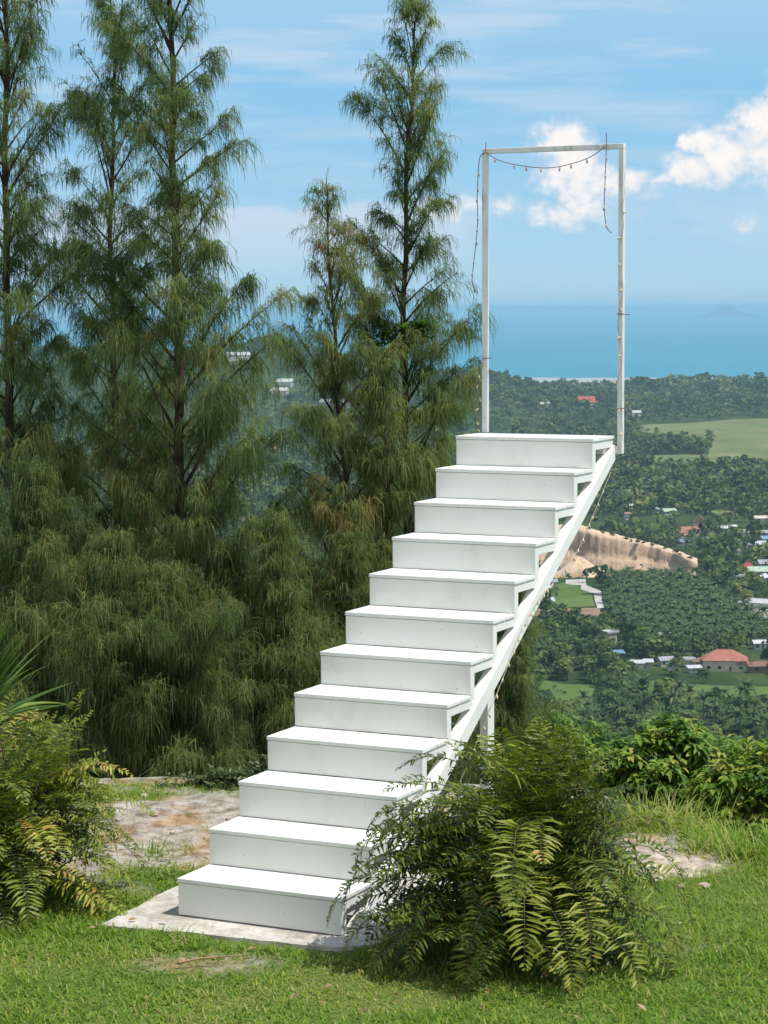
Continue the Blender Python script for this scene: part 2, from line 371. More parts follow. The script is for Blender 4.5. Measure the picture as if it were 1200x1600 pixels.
def valley_mat():
    m, nt, out = new_mat('valley_floor'); N, L = nt.nodes, nt.links; b = N.new('ShaderNodeBsdfPrincipled')
    n1 = tex_noise(nt, .012, 6, .6, 'World'); 
    L.new(ramp(nt, n1, [(.3, (.025, .045, .018)), (.5, (.040, .065, .024)), (.68, (.085, .115, .040)), (.82, (.15, .16, .07))]), b.inputs['Base Color'])
    b.inputs['Roughness'].default_value = 1; b.inputs['Specular IOR Level'].default_value = 0; L.new(b.outputs[0], out.inputs[0]); return m
def build_valley():
    az = np.radians(np.linspace(-38, 38, 280)); rr = np.concatenate([np.geomspace(15.6, 600, 60), np.linspace(630, 4800, 190)])
    A, R = np.meshgrid(az, rr, indexing='ij'); X, Y = R * np.sin(A), R * np.cos(A); Z = H_far(X, Y)
    tag(link('valley', np_mesh('valley', np.stack([X, Y, Z], -1).reshape(-1, 3), quad_grid(280, 250)), valley_mat(), smooth=True), kind='structure')
    # sea: one sheet to the horizon
    m, nt, out = new_mat('sea_water'); b = nt.nodes.new('ShaderNodeBsdfPrincipled'); L = nt.links
    n = tex_noise(nt, .0016, 5, .6, 'World', (1, .3, 1)); n2 = tex_noise(nt, .05, 5, .6, 'World', (.6, 1, 1))
    L.new(ramp(nt, n, [(.3, (.026, .205, .29)), (.7, (.038, .245, .33))]), b.inputs['Base Color']); b.inputs['Roughness'].default_value = .55
    b.inputs['Specular IOR Level'].default_value = .25; L.new(bump(nt, n2, .4, 1.0), b.inputs['Normal']); L.new(b.outputs[0], out.inputs[0])
    az = np.radians(np.linspace(-60, 60, 61)); rr = np.geomspace(3900, 320000, 60)
    A, R = np.meshgrid(az, rr, indexing='ij')
    tag(link('sea', np_mesh('sea', np.stack([R * np.sin(A), R * np.cos(A), 0 * R + VALLEY_Z - 1.2], -1).reshape(-1, 3), quad_grid(61, 60)), m), kind='structure')
    # pale tidal sand along the shore
    xs = np.linspace(-500, 900, 60); V = []
    for x in xs:
        n = float(fbm(np.array(x * .006), np.array(2.0), 5)); 
        V += [(x, 4420, VALLEY_Z + .3), (x, 4960 + 130 * (n - .5), VALLEY_Z - 1.1)]
    tag(link('beach', np_mesh('beach', V, quad_grid(60, 2)), plain('wet_sand', (.34, .36, .36), .8, .2, .02, .2, 'World')), kind='structure')
    # island on the horizon, with its long low tail
    xs = np.linspace(-1, 1, 80); ys = np.linspace(-1, 1, 12); X, Y = np.meshgrid(xs, ys, indexing='ij')
    c = at(1134, 480, 35000)
    prof = 112 * np.exp(-((X - .0) / .36) ** 2) * (.94 + .12 * fbm(X * 9, Y * 0, 8)) + 60 * np.exp(-((X - .15) / .75) ** 2) * (.6 + .8 * fbm(X * 13, Y, 9))
    Z = prof * np.clip(1 - Y * Y, 0, 1) * np.clip((1 - X * X) * 4, 0, 1)
    V = np.stack([c[0] + X * 620, 35000 + Y * 300, VALLEY_Z - 4 + Z], -1).reshape(-1, 3)
    tag(link('island', np_mesh('island', V, quad_grid(80, 12)), plain('island_forest', (.05, .075, .035), 1, .3, .01, 0, 'World'), smooth=True), kind='structure')
build_valley()

# fields, earth strips and tracks on the valley floor, as sheets a little above it
FIELDS = []   # polygons in valley ground coordinates, kept clear of trees
def ground_poly(name, pxs, mat, lift=.25, clear=True):
    P = [on_z(u, v, VALLEY_Z)[:2] for u, v in pxs]; out = []
    for i, p in enumerate(P):
        q = P[(i + 1) % len(P)]; n = max(2, int(np.hypot(*(q - p)) / 25))
        nrm = np.array([-(q - p)[1], (q - p)[0]]); nrm = nrm / (np.hypot(*nrm) + 1e-9)
        for k in range(n): out.append(p + (q - p) * k / n + nrm * (random.uniform(-4, 4) if k else 0))
    m = MB(); m.add([(x, y, VALLEY_Z + lift) for x, y in out], [tuple(range(len(out)))])
    o = m.build(name, mat); tag(o, kind='structure')
    if clear: FIELDS.append(np.array(out))
    return o
def field_mat(name, c0, c1, c2, scale=.03):
    m, nt, out = new_mat(name); b = nt.nodes.new('ShaderNodeBsdfPrincipled'); n = tex_noise(nt, scale, 6, .65, 'World')
    nt.links.new(ramp(nt, n, [(.3, c0), (.5, c1), (.72, c2)]), b.inputs['Base Color']); b.inputs['Roughness'].default_value = 1; b.inputs['Specular IOR Level'].default_value = 0
    nt.links.new(b.outputs[0], out.inputs[0]); return m
OLIVE = field_mat('dry_olive_pasture', (.10, .135, .05), (.16, .185, .075), (.22, .22, .11), .012)
MEADOW = field_mat('green_meadow', (.070, .115, .032), (.105, .16, .045), (.15, .20, .07), .03)
BROWN_E = field_mat('bare_brown_earth', (.20, .13, .085), (.27, .18, .12), (.34, .24, .17), .06)
CONC_F = field_mat('pale_track', (.33, .31, .27), (.44, .42, .38), (.52, .50, .46), .06)
ground_poly('pasture', [(1004, 664), (1090, 660), (1150, 655), (1330, 652), (1330, 738), (1200, 733), (1130, 726), (1060, 732), (990, 722), (985, 712), (1105, 711), (1112, 698), (1095, 690), (1020, 678), (990, 670)], OLIVE)
ground_poly('meadow', [(972, 1066), (1040, 1064), (1120, 1072), (1215, 1074), (1300, 1078), (1300, 1092), (1170, 1088), (1110, 1090), (1075, 1100), (1045, 1092), (1000, 1082)], MEADOW)
ground_poly('meadow', [(850, 1064), (930, 1072), (925, 1100), (880, 1110), (840, 1104)], MEADOW)
ground_poly('meadow', [(868, 914), (900, 910), (926, 926), (930, 948), (862, 952)], MEADOW)
ground_poly('bare_field', [(800, 952), (938, 950), (950, 963), (900, 966), (800, 964)], BROWN_E)
ground_poly('track', [(884, 906), (915, 905), (940, 925), (944, 951), (934, 952), (928, 928), (908, 915), (884, 913)], CONC_F, .3)
ground_poly('road', [(1160, 930), (1182, 936), (1215, 962), (1260, 990), (1260, 1004), (1205, 972), (1170, 950)], CONC_F, .3)
ground_poly('track', [(975, 1036), (1003, 1020), (1010, 1024), (985, 1042)], CONC_F, .3)
ground_poly('meadow', [(1090, 800), (1130, 795), (1150, 800), (1120, 806)], OLIVE)
ground_poly('meadow', [(1000, 758), (1060, 756), (1110, 762), (1060, 770)], MEADOW)

def inside(poly, x, y):
    c = np.zeros(x.shape, bool); n = len(poly)
    for i in range(n):
        (x1, y1), (x2, y2) = poly[i], poly[(i + 1) % n]
        if y1 == y2: continue
        k = ((y1 > y) != (y2 > y)) & (x < (x2 - x1) * (y - y1) / (y2 - y1) + x1); c ^= k
    return c

# ------------------------------------------------------------------ quarry: cut bank of bare earth
def build_quarry():
    m, nt, out = new_mat('cut_earth'); b = nt.nodes.new('ShaderNodeBsdfPrincipled'); L = nt.links
    a = nt.nodes.new('ShaderNodeAttribute'); a.attribute_name = 'tint'
    n = tex_noise(nt, .12, 6, .7, 'World', (1, 1, .8))
    face = ramp(nt, n, [(.3, (.23, .155, .105)), (.5, (.32, .22, .15)), (.7, (.43, .31, .21))])
    sand = ramp(nt, n, [(.3, (.56, .39, .25)), (.7, (.70, .52, .37))])
    mx = nt.nodes.new('ShaderNodeMix'); mx.data_type = 'RGBA'; L.new(a.outputs['Fac'], mx.inputs[0]); L.new(face, mx.inputs[6]); L.new(sand, mx.inputs[7])
    L.new(mx.outputs[2], b.inputs['Base Color']); b.inputs['Roughness'].default_value = 1; L.new(bump(nt, n, 1, 2.0), b.inputs['Normal']); L.new(b.outputs[0], out.inputs[0])
    # rim pixel heights -> world, face base at a fixed line on the valley floor
    rim = [(700, 850), (760, 838), (830, 829), (870, 827), (905, 826), (935, 833), (975, 843), (1015, 852), (1050, 862), (1075, 873), (1090, 880)]
    foot = [(700, 884), (760, 885), (830, 886), (880, 887), (905, 889), (935, 892), (975, 893), (1015, 893), (1050, 896), (1075, 905), (1088, 908)]
    us = np.linspace(0, 1, 260); k = np.linspace(0, 1, len(rim))
    R = np.array(rim, float); Fo = np.array(foot, float)
    V = []; T = []
    for u in us:
        rx, ry = np.interp(u, k, R[:, 0]), np.interp(u, k, R[:, 1]); fx, fy = np.interp(u, k, Fo[:, 0]), np.interp(u, k, Fo[:, 1])
        g = on_z(fx, fy, VALLEY_Z - .5); bul = 6 * (float(fbm(np.array(u * 14), np.array(1.), 3)) - .5) - 3 * abs(math.sin(u * 9)) + .8 * (float(fbm(np.array(u * 70), np.array(4.), 9)) - .5); rn = 5 * (float(fbm(np.array(u * 40), np.array(2.), 13)) - .5); ry += rn * min(1, 4 * (1 - u))
        top = at(rx, ry, g[1] + 15 + bul); top2 = at(rx, ry - 6 - 2 * math.sin(u * 7), g[1] + 45)
        mid = top * .55 + g * .45 + np.array([0, 4 + bul * .5 + 2.2 * (float(fbm(np.array(u * 90), np.array(8.), 17)) - .5), 0])
        mid2 = top * .9 + g * .1 + np.array([0, -1.0, 0])
        back = top2 + np.array([0, 90, -12.])
        back[2] = min(back[2], VALLEY_Z - 1 + .3 * max(0, top2[2] - VALLEY_Z)); end = np.array([back[0], back[1] + 60, VALLEY_Z - 2])
        led = g * .72 + top * .28 + np.array([0, 1.0 + bul * .3 + 5 * (float(fbm(np.array(u * 26), np.array(5.), 23)) - .5), 0]); led2 = g * .68 + top * .32 + np.array([0, 4.0 + bul * .5, 0]); toe = float(fbm(np.array(u * 34), np.array(6.), 29))
        g = g + np.array([0, -9 * max(0, toe - .45) * 2, 0])
        V += [g, led, led2, mid, mid2, top, top2, back, end]; T += [.9 * toe, .9 * toe - .2, .5]; T += [.45 * float(fbm(np.array(u * 23), np.array(9.), 6)) - .1, -.1 + .8 * float(fbm(np.array(u * 60), np.array(3.), 7)), .9, 1, 0.0, 0]
    tag(link('quarry_bank', np_mesh('quarry_bank', V, quad_grid(260, 9), T), m, smooth=False), kind='structure')
    P = [on_z(u, v, VALLEY_Z)[:2] for u, v in [(690, 892), (830, 900), (1095, 912), (1098, 882), (1060, 862), (980, 848), (900, 838), (690, 850)]]
    FIELDS.append(np.array(P))
    P = [on_z(u, v, VALLEY_Z)[:2] for u, v in [(860, 905), (950, 905), (950, 890), (860, 890)]]; FIELDS.append(np.array(P))
    # sand pile on the quarry floor
    c = on_z(903, 899, VALLEY_Z); us = np.linspace(0, 2 * PI, 28, endpoint=False); V = [(c[0], c[1], VALLEY_Z + 11)]; T = [1.]
    for j, (rr, hh) in enumerate(((3, 9.5), (8, 6), (13, 2.6), (18, -.5))):
        for a_ in us:
            q = rr * (1 + .3 * math.sin(3 * a_ + j) + .15 * random.uniform(-1, 1)); V.append((c[0] + q * 1.0 * math.cos(a_), c[1] + q * .8 * math.sin(a_), VALLEY_Z + hh + (random.uniform(-.6, .6) if j < 3 else 0))); T.append(1.)
    n = 28; tri = [(0, 1 + i, 1 + (i + 1) % n) for i in range(n)]; qd = [(1 + j * n + i, 1 + (j + 1) * n + i, 1 + (j + 1) * n + (i + 1) % n, 1 + j * n + (i + 1) % n) for j in range(3) for i in range(n)]
    o = link('sand_pile', np_mesh('sand_pile', V, [np.array(tri), np.array(qd)], T), m)
    tag(o, 'pale heap of sand at the foot of the brown quarry bank', 'sand pile')
    return m
QMAT = build_quarry()

# ------------------------------------------------------------------ valley trees
def rand_quads(n, centres, size, norm_bias, up=0.25):
    """n leaf clumps at centres (n,3) facing roughly norm_bias"""
    nr = norm_bias + rng.normal(0, .45, (n, 3)); nr[:, 2] += up; nr /= np.linalg.norm(nr, axis=1)[:, None] + 1e-9
    t = np.cross(nr, rng.normal(0, 1, (n, 3))); t /= np.linalg.norm(t, axis=1)[:, None] + 1e-9; b = np.cross(nr, t)
    s = (size * rng.uniform(.6, 1.3, n))[:, None]; r = rng.uniform(.55, 1.0, n)[:, None]
    V = np.stack([centres - t * s - b * s * r * .4, centres + t * s * .3 - b * s * r, centres + t * s + b * s * r * .4, centres - t * s * .3 + b * s * r], 1)
    return V.reshape(-1, 3), np.arange(n * 4).reshape(-1, 4)
def crown_proto(n, h=9., w=4.5, trunk=2.0, lobes=7, size=.8, tone=.45):
    C = []; NB = []; T = []
    lob = [(rng.uniform(-.5, .5) * w, rng.uniform(-.5, .5) * w, trunk + rng.uniform(.25, .85) * (h - trunk), rng.uniform(.4, .62) * w * .9) for _ in range(lobes)]
    for i in range(n):
        l = lob[rng.integers(lobes)]; d = rng.normal(0, 1, 3); d /= np.linalg.norm(d); d[2] = abs(d[2]) * .9 + d[2] * .1 if rng.random() < .7 else d[2]
        C.append(np.array(l[:3]) + d * l[3] * rng.uniform(.75, 1.08) * np.array([1, 1, .8])); NB.append(d); T.append(rng.normal(tone, .16))
    V, Q = rand_quads(n, np.array(C), np.full(n, size), np.array(NB)); T = np.repeat(np.clip(T, 0, 1), 4)
    a = np.linspace(0, 2 * PI, 5)[:-1]; tv = []
    for z, r in ((-1.5, .28), (trunk + (h - trunk) * .6, .12)): tv += [(r * math.cos(x), r * math.sin(x), z) for x in a]
    b = len(V); tq = [(b + i, b + (i + 1) % 4, b + 4 + (i + 1) % 4, b + 4 + i) for i in range(4)]
    mi = np.concatenate([np.zeros(len(Q)), np.ones(4)])
    return np.concatenate([V, tv]), np.concatenate([Q, tq]), np.concatenate([T, np.full(8, .3)]), mi
def palm_proto(trunk=7., fl=3.6, nf=16, detail=4, w=.55, lean=.4):
    V = []; Q = []; T = []
    for i in range(nf):
        a = 2 * PI * i * .381 * 1.0 + rng.uniform(-.2, .2); e0 = rng.uniform(-.15, 1.15) if i % 3 else rng.uniform(.9, 1.3); L_ = fl * rng.uniform(.8, 1.1); tn = np.clip(rng.normal(.5, .2) + (.3 if e0 < .05 else 0), 0, 1)
        p = np.array([0, 0, trunk]); e = e0; pts = [p]
        for s in range(detail):
            p = p + np.array([math.cos(a) * math.cos(e), math.sin(a) * math.cos(e), math.sin(e)]) * L_ / detail; pts.append(p); e -= rng.uniform(1.1, 1.6) / detail * 1.1
        sd = np.array([-math.sin(a), math.cos(a), 0])
        for half in (-1, 1):
            b = len(V)
            for s, q in enumerate(pts):
                u = s / detail; ww = w * (math.sin(PI * (u * .9 + .08)) ** .7) * fl / 3.6
                V += [q, q + sd * half * ww + np.array([0, 0, -.45 * ww])]; T += [tn, tn + .1]
            Q += [(b + 2 * s, b + 2 * s + 2, b + 2 * s + 3, b + 2 * s + 1) for s in range(detail)]
    nq = len(Q); a = np.linspace(0, 2 * PI, 5)[:-1]; b = len(V)
    for z, r, dx in ((-1.5, .26, -lean), (trunk * .5, .2, -lean * .3), (trunk, .17, 0)): V += [(dx + r * math.cos(x), r * math.sin(x), z) for x in a]; T += [.3] * 4
    Q += [(b + 4 * k + i, b + 4 * k + (i + 1) % 4, b + 4 * k + 4 + (i + 1) % 4, b + 4 * k + 4 + i) for k in range(2) for i in range(4)]
    return np.array(V), np.array(Q), np.clip(T, 0, 1), np.concatenate([np.zeros(nq), np.ones(len(Q) - nq)])
TRUNK_FAR = plain('far_trunk', (.16, .13, .10), .9, .3, 1, .1)

# candidate positions over the whole valley wedge
def scatter():
    A0 = math.radians(13.0); RM, n1, n2, n3 = 1500, 24000, 26000, 36000
    r = np.concatenate([np.sqrt(rng.uniform(430 ** 2, RM ** 2, n1)), np.sqrt(rng.uniform(RM ** 2, 2500 ** 2, n2)), np.sqrt(rng.uniform(2500 ** 2, 4330 ** 2, n3))]); a = rng.uniform(-A0, A0, n1 + n2 + n3); x, y = r * np.sin(a), r * np.cos(a)
    # thin to one per cell so that crowns do not pile up
    cell = np.where(r < 1500, 5.8, np.where(r < 2500, 6.4, 8.5))
    key = np.floor(x / cell).astype(np.int64) * 100003 + np.floor(y / cell).astype(np.int64); _, keep = np.unique(key, return_index=True)
    x, y, r = x[keep], y[keep], r[keep]
    ok = np.ones(len(x), bool)
    thin = rng.random(len(x))
    for P in FIELDS: ok &= ~inside(P, x, y) & ~(inside(P, x, y + y * .022) & (thin < .9)) & ~(inside(P, x, y + y * .042) & (thin < .6))
    ok &= ~inside(PLANT, x, y)
    for (hx, hy, hr) in HOUSE_SPOTS:
        ok &= (np.hypot(x - hx, y - hy) > hr * .66) & ~((np.abs(x - hx) < hr * .70) & (y < hy) & (y > hy - (26 if hr < 14 else 45)) & (thin < (.85 if hr < 14 else 1.1))) & ~((np.abs(x - hx) < hr * .62) & (y < hy) & (y > hy - 50) & (thin < .35))
    clear = fbm(x * .006 + 5, y * .006, 41); ok &= (clear < .66) | (rng.random(len(x)) < .4) | (H_far(x, y) > VALLEY_Z + 6)
    return x[ok], y[ok], r[ok]
PLANT = np.array([on_z(u, v, VALLEY_Z)[:2] for u, v in [(938, 905), (990, 903), (1080, 908), (1140, 945), (1230, 985), (1290, 1000), (1290, 1030), (1200, 1012), (1090, 1010), (985, 1000), (952, 965), (944, 930)]])
HOUSE_SPOTS = []

# ------------------------------------------------------------------ houses far below
RED = plain('red_tile_roof', (.42, .105, .075), .8, .25, .6, .2); SALMON = plain('salmon_tile_roof', (.37, .15, .11), .8, .2, .6, .2)
BROWNR = plain('brown_tile_roof', (.22, .125, .10), .8, .25, .6, .2); GREYR = plain('grey_sheet_roof', (.30, .31, .32), .6, .25, .5, .3)
WHITER = plain('white_sheet_roof', (.50, .51, .51), .55, .15, .5, .3); BLUER = plain('blue_sheet_roof', (.17, .30, .46), .5, .2, .5, .3)
TURQ = plain('turquoise_sheet_roof', (.14, .36, .35), .5, .2, .5, .3); CRIM = plain('crimson_sheet_roof', (.36, .06, .06), .5, .2, .5, .3)
GREENR = plain('pale_green_sheet_roof', (.36, .46, .35), .5, .2, .5, .3); ORANGER = plain('orange_tile_roof', (.52, .26, .13), .7, .2, .5, .3)
WALLW = plain('white_render', (.52, .51, .48), .8, .15, .5, .2); WALLC = plain('cream_render', (.56, .50, .40), .8, .15, .5, .2); WALLB = plain('brown_timber', (.24, .17, .12), .8, .2, .5, .2)
DARKG = plain('dark_window', (.03, .035, .04), .2, .2, 1, .5); TIMBER = plain('door_timber', (.14, .08, .05), .6, .2, 1, .3)
def house(px, py, w, d, h, roof, roofm, wallm, rz, label, cat='house', name='house', openings=True, z=None, group=None, eave=.7, rh=None):
    p = on_z(px, py, VALLEY_Z) if z is None else np.array([*at(px, py, z)[:2], 0])
    g = float(H_far(np.array(p[0]), np.array(p[1])))
    if z is not None: p = at(px, py, z); g = p[2]
    if w < 15 and z is None and py > 700: w, d, h = w * .86, d * .86, h * .92
    HOUSE_SPOTS.append((p[0], p[1], .62 * w + 5))
    r = empty(name, (p[0], p[1], g), rz, label, cat, group)
    m = MB(); m.box((-w / 2, -d / 2, -2), (w / 2, d / 2, h)); m.build('wall', wallm, r)
    e = eave; H = rh or min(w, d) * .30; m = MB()
    a, b = w / 2 + e, d / 2 + e; k = max(0, a - b)
    if roof == 'hip':
        V = [(-a, -b, h), (a, -b, h), (a, b, h), (-a, b, h), (-k - .01, 0, h + H), (k + .01, 0, h + H)]
        m.add(V, [(0, 1, 5, 4), (1, 2, 5), (2, 3, 4, 5), (3, 0, 4), (3, 2, 1, 0)])
    elif roof == 'gable':
        V = [(-a, -b, h - .1), (a, -b, h - .1), (a, b, h - .1), (-a, b, h - .1), (-a, 0, h + H), (a, 0, h + H)]
        m.add(V, [(0, 1, 5, 4), (2, 3, 4, 5), (1, 2, 5), (3, 0, 4), (3, 2, 1, 0)])
    elif roof == 'shed':
        V = [(-a, -b, h + .05), (a, -b, h + .05), (a, b, h + H), (-a, b, h + H), (-a, -b, h + .25), (a, -b, h + .25), (a, b, h + H + .2), (-a, b, h + H + .2)]
        m.add(V, [(0, 3, 2, 1), (4, 5, 6, 7), (0, 1, 5, 4), (1, 2, 6, 5), (2, 3, 7, 6), (3, 0, 4, 7)])
    else:
        m.box((-a, -b, h), (a, b, h + .35)); m.box((-a, -b, h + .352), (a, -b + .25, h + .9)); m.box((-a, b - .25, h + .352), (a, b, h + .9))
        m.box((-a, -b + .252, h + .352), (-a + .25, b - .252, h + .9)); m.box((a - .25, -b + .252, h + .352), (a, b - .252, h + .9))
    rf = m.build('roof', roofm, r)
    if roof in ('hip', 'gable') and w > 9:
        m = MB(); m.tube([(-k if roof == 'hip' else -a, 0, h + H + .05), (k if roof == 'hip' else a, 0, h + H + .05)], .18, 5); m.build('ridge_cap', roofm, rf)
    if openings:
        n = max(2, int(w / 4)); dk = n // 2
        for i in range(n):
            x = -w / 2 + w * (i + .5) / n
            m = MB()
            if i == dk: m.box((x - .5, -d / 2 - .06, 0), (x + .5, -d / 2 + .1, 2.1)); m.build('door', TIMBER, r)
            else: m.box((x - .7, -d / 2 - .06, 1.0), (x + .7, -d / 2 + .1, 2.2)); m.build('window', DARKG, r)
    return r
# the large red roofed house and its wings
house(1132, 1046, 18, 11, 4.6, 'hip', SALMON, WALLC, -.12, 'large salmon red hip roofed house in the trees above the meadow', rh=4.0)
house(1096, 1043, 8, 6, 3.2, 'hip', BROWNR, WALLC, -.1, 'low brown roofed wing left of the large salmon red house')
house(1190, 1050, 13, 7, 3.2, 'hip', BROWNR, WALLB, .05, 'long dark brown roofed house right of the large salmon red house')
house(1160, 1048, 6, 5, 3.6, 'gable', SALMON, WALLC, 1.4, 'small salmon roofed annex between the salmon red and dark brown houses')
house(951, 1004, 6.4, 6, 5.2, 'flat', WHITER, WALLW, .6, 'small white flat roofed box house below the palm plantation')
house(967, 1030, 4.2, 3.5, 3, 'shed', BLUER, DARKG, .1, 'small blue sheet roofed shed beside the pale track')
house(996, 1044, 5.6, 3.5, 2.4, 'shed', WHITER, WALLW, 0, 'white roofed open stall, left of the two by the hedge', 'stall', 'stall', False)
house(1013, 1043, 3.6, 3.5, 2.6, 'shed', WHITER, GREYR, 0, 'smaller grey and white stall right of the white roofed stall', 'stall', 'stall', False)
house(1040, 1040, 7, 5, 3.0, 'gable', GREYR, WALLC, .3, 'cream walled house with grey roof between the stalls and the red house')
house(1049, 1047, 4, 3, 2.4, 'shed', TURQ, WALLW, 0, 'tiny turquoise roofed shed in the hedge left of the red house', 'shed', 'shed', False)
house(1077, 1042, 4.4, 4, 3.4, 'flat', WHITER, WALLW, .1, 'white flat roofed hut beside the low brown wing', 'hut', 'hut', False)
house(1085, 1051, 6, 3, 2.2, 'shed', WHITER, WALLW, .2, 'white low lean-to below the low brown wing', 'shed', 'shed', False)
house(1186, 1014, 6, 5, 3.2, 'gable', WHITER, WALLW, .1, 'white gabled house on the edge of the plantation above the brown house')
house(1038, 1000, 5.4, 5, 2.6, 'gable', GREYR, WALLB, .2, 'grey roofed hut at the lower edge of the palm plantation', 'hut', 'hut', False)
# village right of the quarry
house(1078, 836, 14, 8, 4, 'gable', SALMON, WALLC, .15, 'long salmon tiled temple hall left of the brown gabled one', 'temple hall', 'temple_hall')
house(1093, 832, 9, 9, 7.5, 'gable', BROWNR, WALLC, 1.45, 'tall brown gabled temple hall between two salmon roofs', 'temple hall', 'temple_hall', rh=5)
house(1105, 834, 7, 6, 4, 'gable', SALMON, WALLW, .2, 'short salmon roofed hall right of the brown gabled temple hall', 'temple hall', 'temple_hall')
house(1066, 840, 7, 6, 4, 'hip', SALMON, WALLC, .6, 'salmon hip roofed house at the left end of the temple halls')
house(1076, 844, 6, 5, 3.4, 'gable', ORANGER, WALLW, .1, 'orange roofed house in front of the long salmon temple hall')
house(1085, 834, 5, 4, 4, 'flat', WHITER, WALLW, .1, 'white block in front of the brown gabled temple hall')
house(1168, 896, 10, 8, 3.2, 'hip', CRIM, WALLW, -.2, 'crimson roofed house right of the village centre', rh=3.6)
house(1190, 900, 16, 8, 3.2, 'gable', GREENR, WALLC, .1, 'long pale green roofed shed beside the crimson roof', 'shed', 'shed')
house(1196, 888, 10, 8, 3.5, 'gable', GREYR, WALLW, .1, 'dark grey roofed house behind the crimson roof')
house(1134, 877, 6, 5, 2.6, 'gable', TURQ, WALLW, .1, 'turquoise roofed hut left of the crimson roof', 'hut', 'hut')
house(1152, 866, 4, 4, 7.5, 'flat', WHITER, WALLW, .1, 'narrow white water tower house above the turquoise hut')
house(1109, 856, 11, 5, 2.8, 'shed', WHITER, WALLW, .05, 'long white roofed shed in the middle of the village', 'shed', 'shed')
house(1104, 849, 7, 6, 3.2, 'gable', GREYR, WALLC, 1.3, 'grey gabled house behind the long white shed')
house(1108, 864, 7, 6, 3.8, 'gable', GREYR, WALLC, .3, 'grey roofed cream house in front of the long white shed')
house(1092, 862, 6, 5, 3, 'gable', BROWNR, WALLC, 1.2, 'brown gabled hut nearest the quarry rim', 'hut', 'hut')
house(1066, 852, 9, 6, 2.8, 'gable', BLUER, WALLW, .1, 'blue grey roofed house left of the long white shed')
house(1146, 852, 8, 4, 2.8, 'shed', WHITER, WALLC, .0, 'white lean-to roof at the village right side', 'shed', 'shed')
house(1133, 853, 3, 3, 3, 'flat', WHITER, WALLW, 0, 'tiny white block between two white sheds in the village', 'hut', 'hut', False)
house(1128, 831, 9, 6, 3, 'gable', WHITER, WALLW, .2, 'white sheet roofed house right of the temple halls')
house(1113, 832, 6, 5, 3, 'gable', GREYR, WALLW, 1.0, 'pale grey house just right of the salmon halls')
house(1145, 830, 5, 5, 3.5, 'gable', WHITER, WALLW, .5, 'small white gabled house right of the white sheet roofed house')
house(1160, 838, 10, 7, 3.2, 'hip', GREYR, WALLC, .2, 'pale grey hip roofed house above the village road')
house(1185, 858, 15, 6, 3, 'shed', WHITER, WALLW, .05, 'long white warehouse roof at the right edge of the village', 'warehouse', 'warehouse')
house(1198, 850, 8, 7, 4, 'gable', BLUER, WALLW, .1, 'blue roofed house behind the white warehouse')
house(1192, 865, 12, 6, 3, 'gable', GREYR, WALLC, .05, 'grey roofed shed in front of the white warehouse', 'shed', 'shed')
house(1190, 815, 12, 6, 3, 'gable', WALLC, WALLW, .1, 'cream roofed house high at the right edge of the village')
house(1196, 838, 9, 6, 3, 'gable', GREYR, WALLC, .1, 'cream and grey house below the cream roofed house')
house(1190, 912, 9, 7, 4, 'gable', WHITER, WALLW, .9, 'bright white gabled house below the pale green shed')
house(1156, 908, 5, 4, 3, 'flat', WHITER, WALLW, 0, 'white flat roofed hut below the crimson roof', 'hut', 'hut')
house(1160, 950, 5, 4, 2.4, 'shed', WHITER, WALLW, .3, 'white shed left of the village road', 'shed', 'shed')
house(1192, 950, 15, 6, 3, 'gable', WHITER, WALLW, -.55, 'long white gabled shed beside the village road', 'shed', 'shed')
house(1025, 802, 6, 5, 3.4, 'gable', GREYR, WALLC, 1.2, 'grey gabled house in the trees above the quarry')
house(1045, 804, 11, 7, 3, 'gable', GREENR, WALLW, .3, 'pale green roofed house in the trees above the quarry')
house(985, 795, 8, 5, 3, 'gable', WHITER, WALLW, .3, 'white roofed hut alone in the forest above the quarry', 'hut', 'hut')
house(980, 812, 4, 4, 5, 'gable', SALMON, WALLW, .3, 'narrow shrine with salmon roof above the quarry rim', 'shrine', 'shrine')
# houses left of the green meadow below the quarry
house(858, 916, 9, 5, 3, 'gable', GREYR, WALLW, .2, 'grey roofed house beside the small green meadow')
house(851, 926, 7, 5, 3, 'gable', WHITER, WALLW, .4, 'white roofed house left of the small green meadow')
house(853, 946, 9, 5, 2.6, 'shed', WHITER, WALLW, .1, 'white shed at the lower left corner of the small green meadow', 'shed', 'shed')
house(845, 938, 6, 5, 3, 'gable', GREYR, WALLC, .8, 'grey gabled hut between the white house and white shed', 'hut', 'hut')
